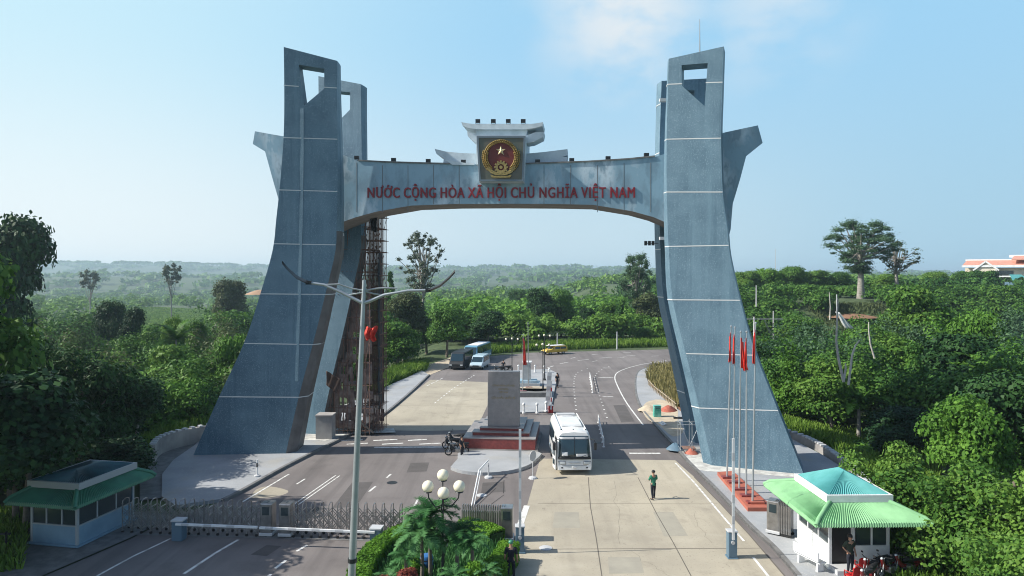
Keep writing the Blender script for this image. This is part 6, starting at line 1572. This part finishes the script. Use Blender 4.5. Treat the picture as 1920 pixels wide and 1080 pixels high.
def palm(px, ytop, Y, s, label, mesh=None, stemh=None):
    x = (px-CX)/F*Y; zt = H-(ytop-HY)*Y/F-.95*s; t = empty('palm', (x, Y, 0), rnd.random()*6, label, 'palm', 'palms in the centre planting')
    o = bpy.data.objects.new('fronds', mesh or PALM); COL.objects.link(o); o.parent = t; o.location = (0, 0, zt); o.scale = (s, s, s)
    MB().tube([(0, 0, 0), (.05, 0, zt*.5), (0, 0, zt+.05)], [.11, .08, .07], 8).build('trunk', M_['bark'], t, smooth=60); return t
palm(808, 925, 29.3, 1.0, 'tallest palm, directly under the globe lamp')
palm(790, 965, 28.8, .95, 'palm left of the globe lamp post, second in height')
palm(858, 968, 29.2, .9, 'palm right of the globe lamp post')
palm(762, 1015, 28.0, .75, 'low palm at the left of the centre planting', PALM2)
palm(885, 985, 28.6, .8, 'palm with drooping fronds before the folded gate', PALM2)
palm(728, 1058, 27.4, .65, 'lowest palm beside the lamp pole', PALM2)
palm(852, 1052, 27.2, .7, 'low palm in front of the white meter box', PALM2)
palm(910, 1045, 27.6, .7, 'small palm at the right end of the centre planting', PALM2)
BAN = frond_mesh('fronds', 'light', 11, 3.2, 9, 1.35, 1.2, .62, 22, .085)
for (px, yt, Y, s_, l) in ((1518, 650, 78, 1.25, 'banana-like plant with arching fronds right of the pylon'), (1552, 690, 68, 1.0, 'smaller arching frond plant left of the white stems'), (1470, 660, 92, 1.1, 'arching frond plant nearest the right pylon'), (1610, 712, 58, .9, 'arching frond plant below the white bare stems'), (1735, 628, 66, 1.1, 'arching frond plant high in the right woods'), (1850, 655, 58, 1.0, 'arching frond plant near the right edge of the photo'), (120, 668, 52, 1.1, 'arching frond plant over the dark left trees'), (255, 690, 56, .9, 'arching frond plant left of the bright layered tree'), (330, 600, 90, 1.2, 'arching frond plant standing before the pale clearing')):
    x = (px-CX)/F*Y; zt = H-(yt-HY)*Y/F-2.2*s_; g0 = hgt(x, Y); t = empty('frond_plant', (x, Y, g0), rnd.random()*6, l, 'plant', 'arching frond plants in the woods')
    o = bpy.data.objects.new('fronds', BAN); COL.objects.link(o); o.parent = t; o.location = (0, 0, zt-g0); o.scale = (s_, s_, s_)
    MB().tube([(0, 0, 0), (.1, 0, (zt-g0)*.5), (0, 0, zt-g0+.05)], [.2, .15, .12], 8).build('trunk', M_['palebark'], t, smooth=60)
def hedge(pts, w, h_, label, n, seed, mat_='hedge'):
    L = [G(x, y) for x, y in pts]; o = L[0].copy(); rng = np.random.default_rng(seed); V = []; cum = [0]
    for a, b in zip(L, L[1:]): cum.append(cum[-1]+(b-a).length)
    core = MB()
    for a, b in zip(L, L[1:]): core.bar(a-o+Vector((0, 0, h_*.45)), b-o+Vector((0, 0, h_*.45)), w*.8, h_*.85)
    Cc = []; Nn = []
    for _ in range(n):
        s_ = rng.random()*cum[-1]; i = max(j for j in range(len(L)-1) if cum[j] <= s_); t_ = (s_-cum[i])/(cum[i+1]-cum[i]); p = L[i].lerp(L[i+1], t_)-o; d = (L[i+1]-L[i]).normalized(); q = Vector((-d.y, d.x, 0))
        a = rng.uniform(-1.0, 1.0); prof = rng.choice(3, p=[.5, .25, .25])
        if prof == 0: c = p+q*(a*w/2)+Vector((0, 0, h_+rng.normal()*.03-.07*a**4)); nn = Vector((0, 0, 1))+q*a*.4
        else:
            sg = 1 if prof == 1 else -1; c = p+q*(sg*(w/2+rng.normal()*.03))+Vector((0, 0, h_*rng.random())); nn = q*sg+Vector((0, 0, .3))
        bump_ = .05*noise.noise(Vector(c)*1.8); c = c+nn*bump_
        Cc.append(c); nn = nn+Vector(rng.normal(size=3))*.45; Nn.append(nn.normalized())
    me = quads_mesh('leaves', leaf_quads(np.array([tuple(c) for c in Cc]), np.array([tuple(c) for c in Nn]), .055, rng), LEAF[mat_])
    t = empty('hedge', o, 0, label, 'hedge'); ob = bpy.data.objects.new('leaves', me); COL.objects.link(ob); ob.parent = t
    core.build('core', mat('hedge_core', (.03, .07, .01), .95), t); return t
hedge(smooth_px([(668, 1130), (690, 1078), (730, 1040), (778, 1018), (815, 1012)], 3), .95, 1.0, 'long clipped bright green hedge curving along the left of the centre planting', 15000, 1)
hedge(smooth_px([(862, 1012), (900, 1018), (932, 1034)], 3), .9, 1.0, 'short clipped bright green hedge before the folded gate', 9000, 2)
hedge(smooth_px([(955, 1050), (935, 1085), (905, 1100)], 3), .9, .9, 'clipped green hedge piece near the barrier box', 9000, 3)
def bush(px, py, r_, h_, mat_, label, n, seed, leaf=.06, name='bush'):
    rng = np.random.default_rng(seed); g = G(px, py); bl_ = crown_blobs(rng, r_, h_*.8, h_*.1, 9, 'round', (.4, .6)); V = blob_leaves(bl_, n, leaf, rng, .5, .3)
    t = empty(name, g, 0, label, 'bush'); o = bpy.data.objects.new('foliage', quads_mesh('foliage', V, LEAF[mat_])); COL.objects.link(o); o.parent = t
    m = MB()
    for b in bl_[:6]: m.tube([(0, 0, 0), (b[0]*.5, b[1]*.5, b[2]*.5), (b[0], b[1], b[2])], [.03, .02, .008], 5)
    m.build('stems', M_['bark'], t); return t
bush(735, 1172, .95, 2.0, 'red', 'brownish red leafy bush at the bottom left of the planting', 6500, 1)
bush(764, 1165, .55, 2.3, 'red', 'pinkish red pointed bush next to the brownish one', 4500, 2)
bush(880, 1140, .85, 1.9, 'hedge', 'round bright green bush right of the green lamp post', 6500, 3)
bush(780, 1100, .6, 1.2, 'hedge', 'small bright green bush left of the blue barrel', 4000, 4)
bush(925, 1120, .7, .9, 'dry', 'low straw-coloured bush at the right of the planting', 3500, 5)
bush(945, 1075, .5, 1.0, 'hedge', 'small green bush beside the person with the helmet', 3500, 6)
tufts('ground_plants', 'mixed low green plants inside the centre planting', region_px([(690, 1120), (735, 1045), (785, 1022), (860, 1015), (935, 1040), (930, 1120), (800, 1200)], .05), 12000, 'palm', 12, .55, w=.03, cat='plants')
sheet('planting_soil', [(655, 1150), (680, 1078), (725, 1036), (775, 1012), (900, 1010), (948, 1035), (955, 1060), (930, 1130), (800, 1200)], M_['soil'], .03)
# ------------------------------------------------------------------ haze
hz = MB().box((0, 0, -15), (16000, 16000, 160)); hz = hz.build('haze', None); tag(hz, kind='stuff')
hz['label'] = 'thin bluish haze over the whole landscape'
hm2 = bpy.data.materials.new('haze'); hm2.use_nodes = True; n = hm2.node_tree.nodes; n.clear(); o_ = n.new('ShaderNodeOutputMaterial'); pv = n.new('ShaderNodeVolumePrincipled')
pv.inputs['Color'].default_value = (.66, .86, 1.0, 1); pv.inputs['Density'].default_value = .00025; pv.inputs['Anisotropy'].default_value = .2; hm2.node_tree.links.new(pv.outputs[0], o_.inputs['Volume'])
hz.data.materials.append(hm2); hz.display_type = 'WIRE'
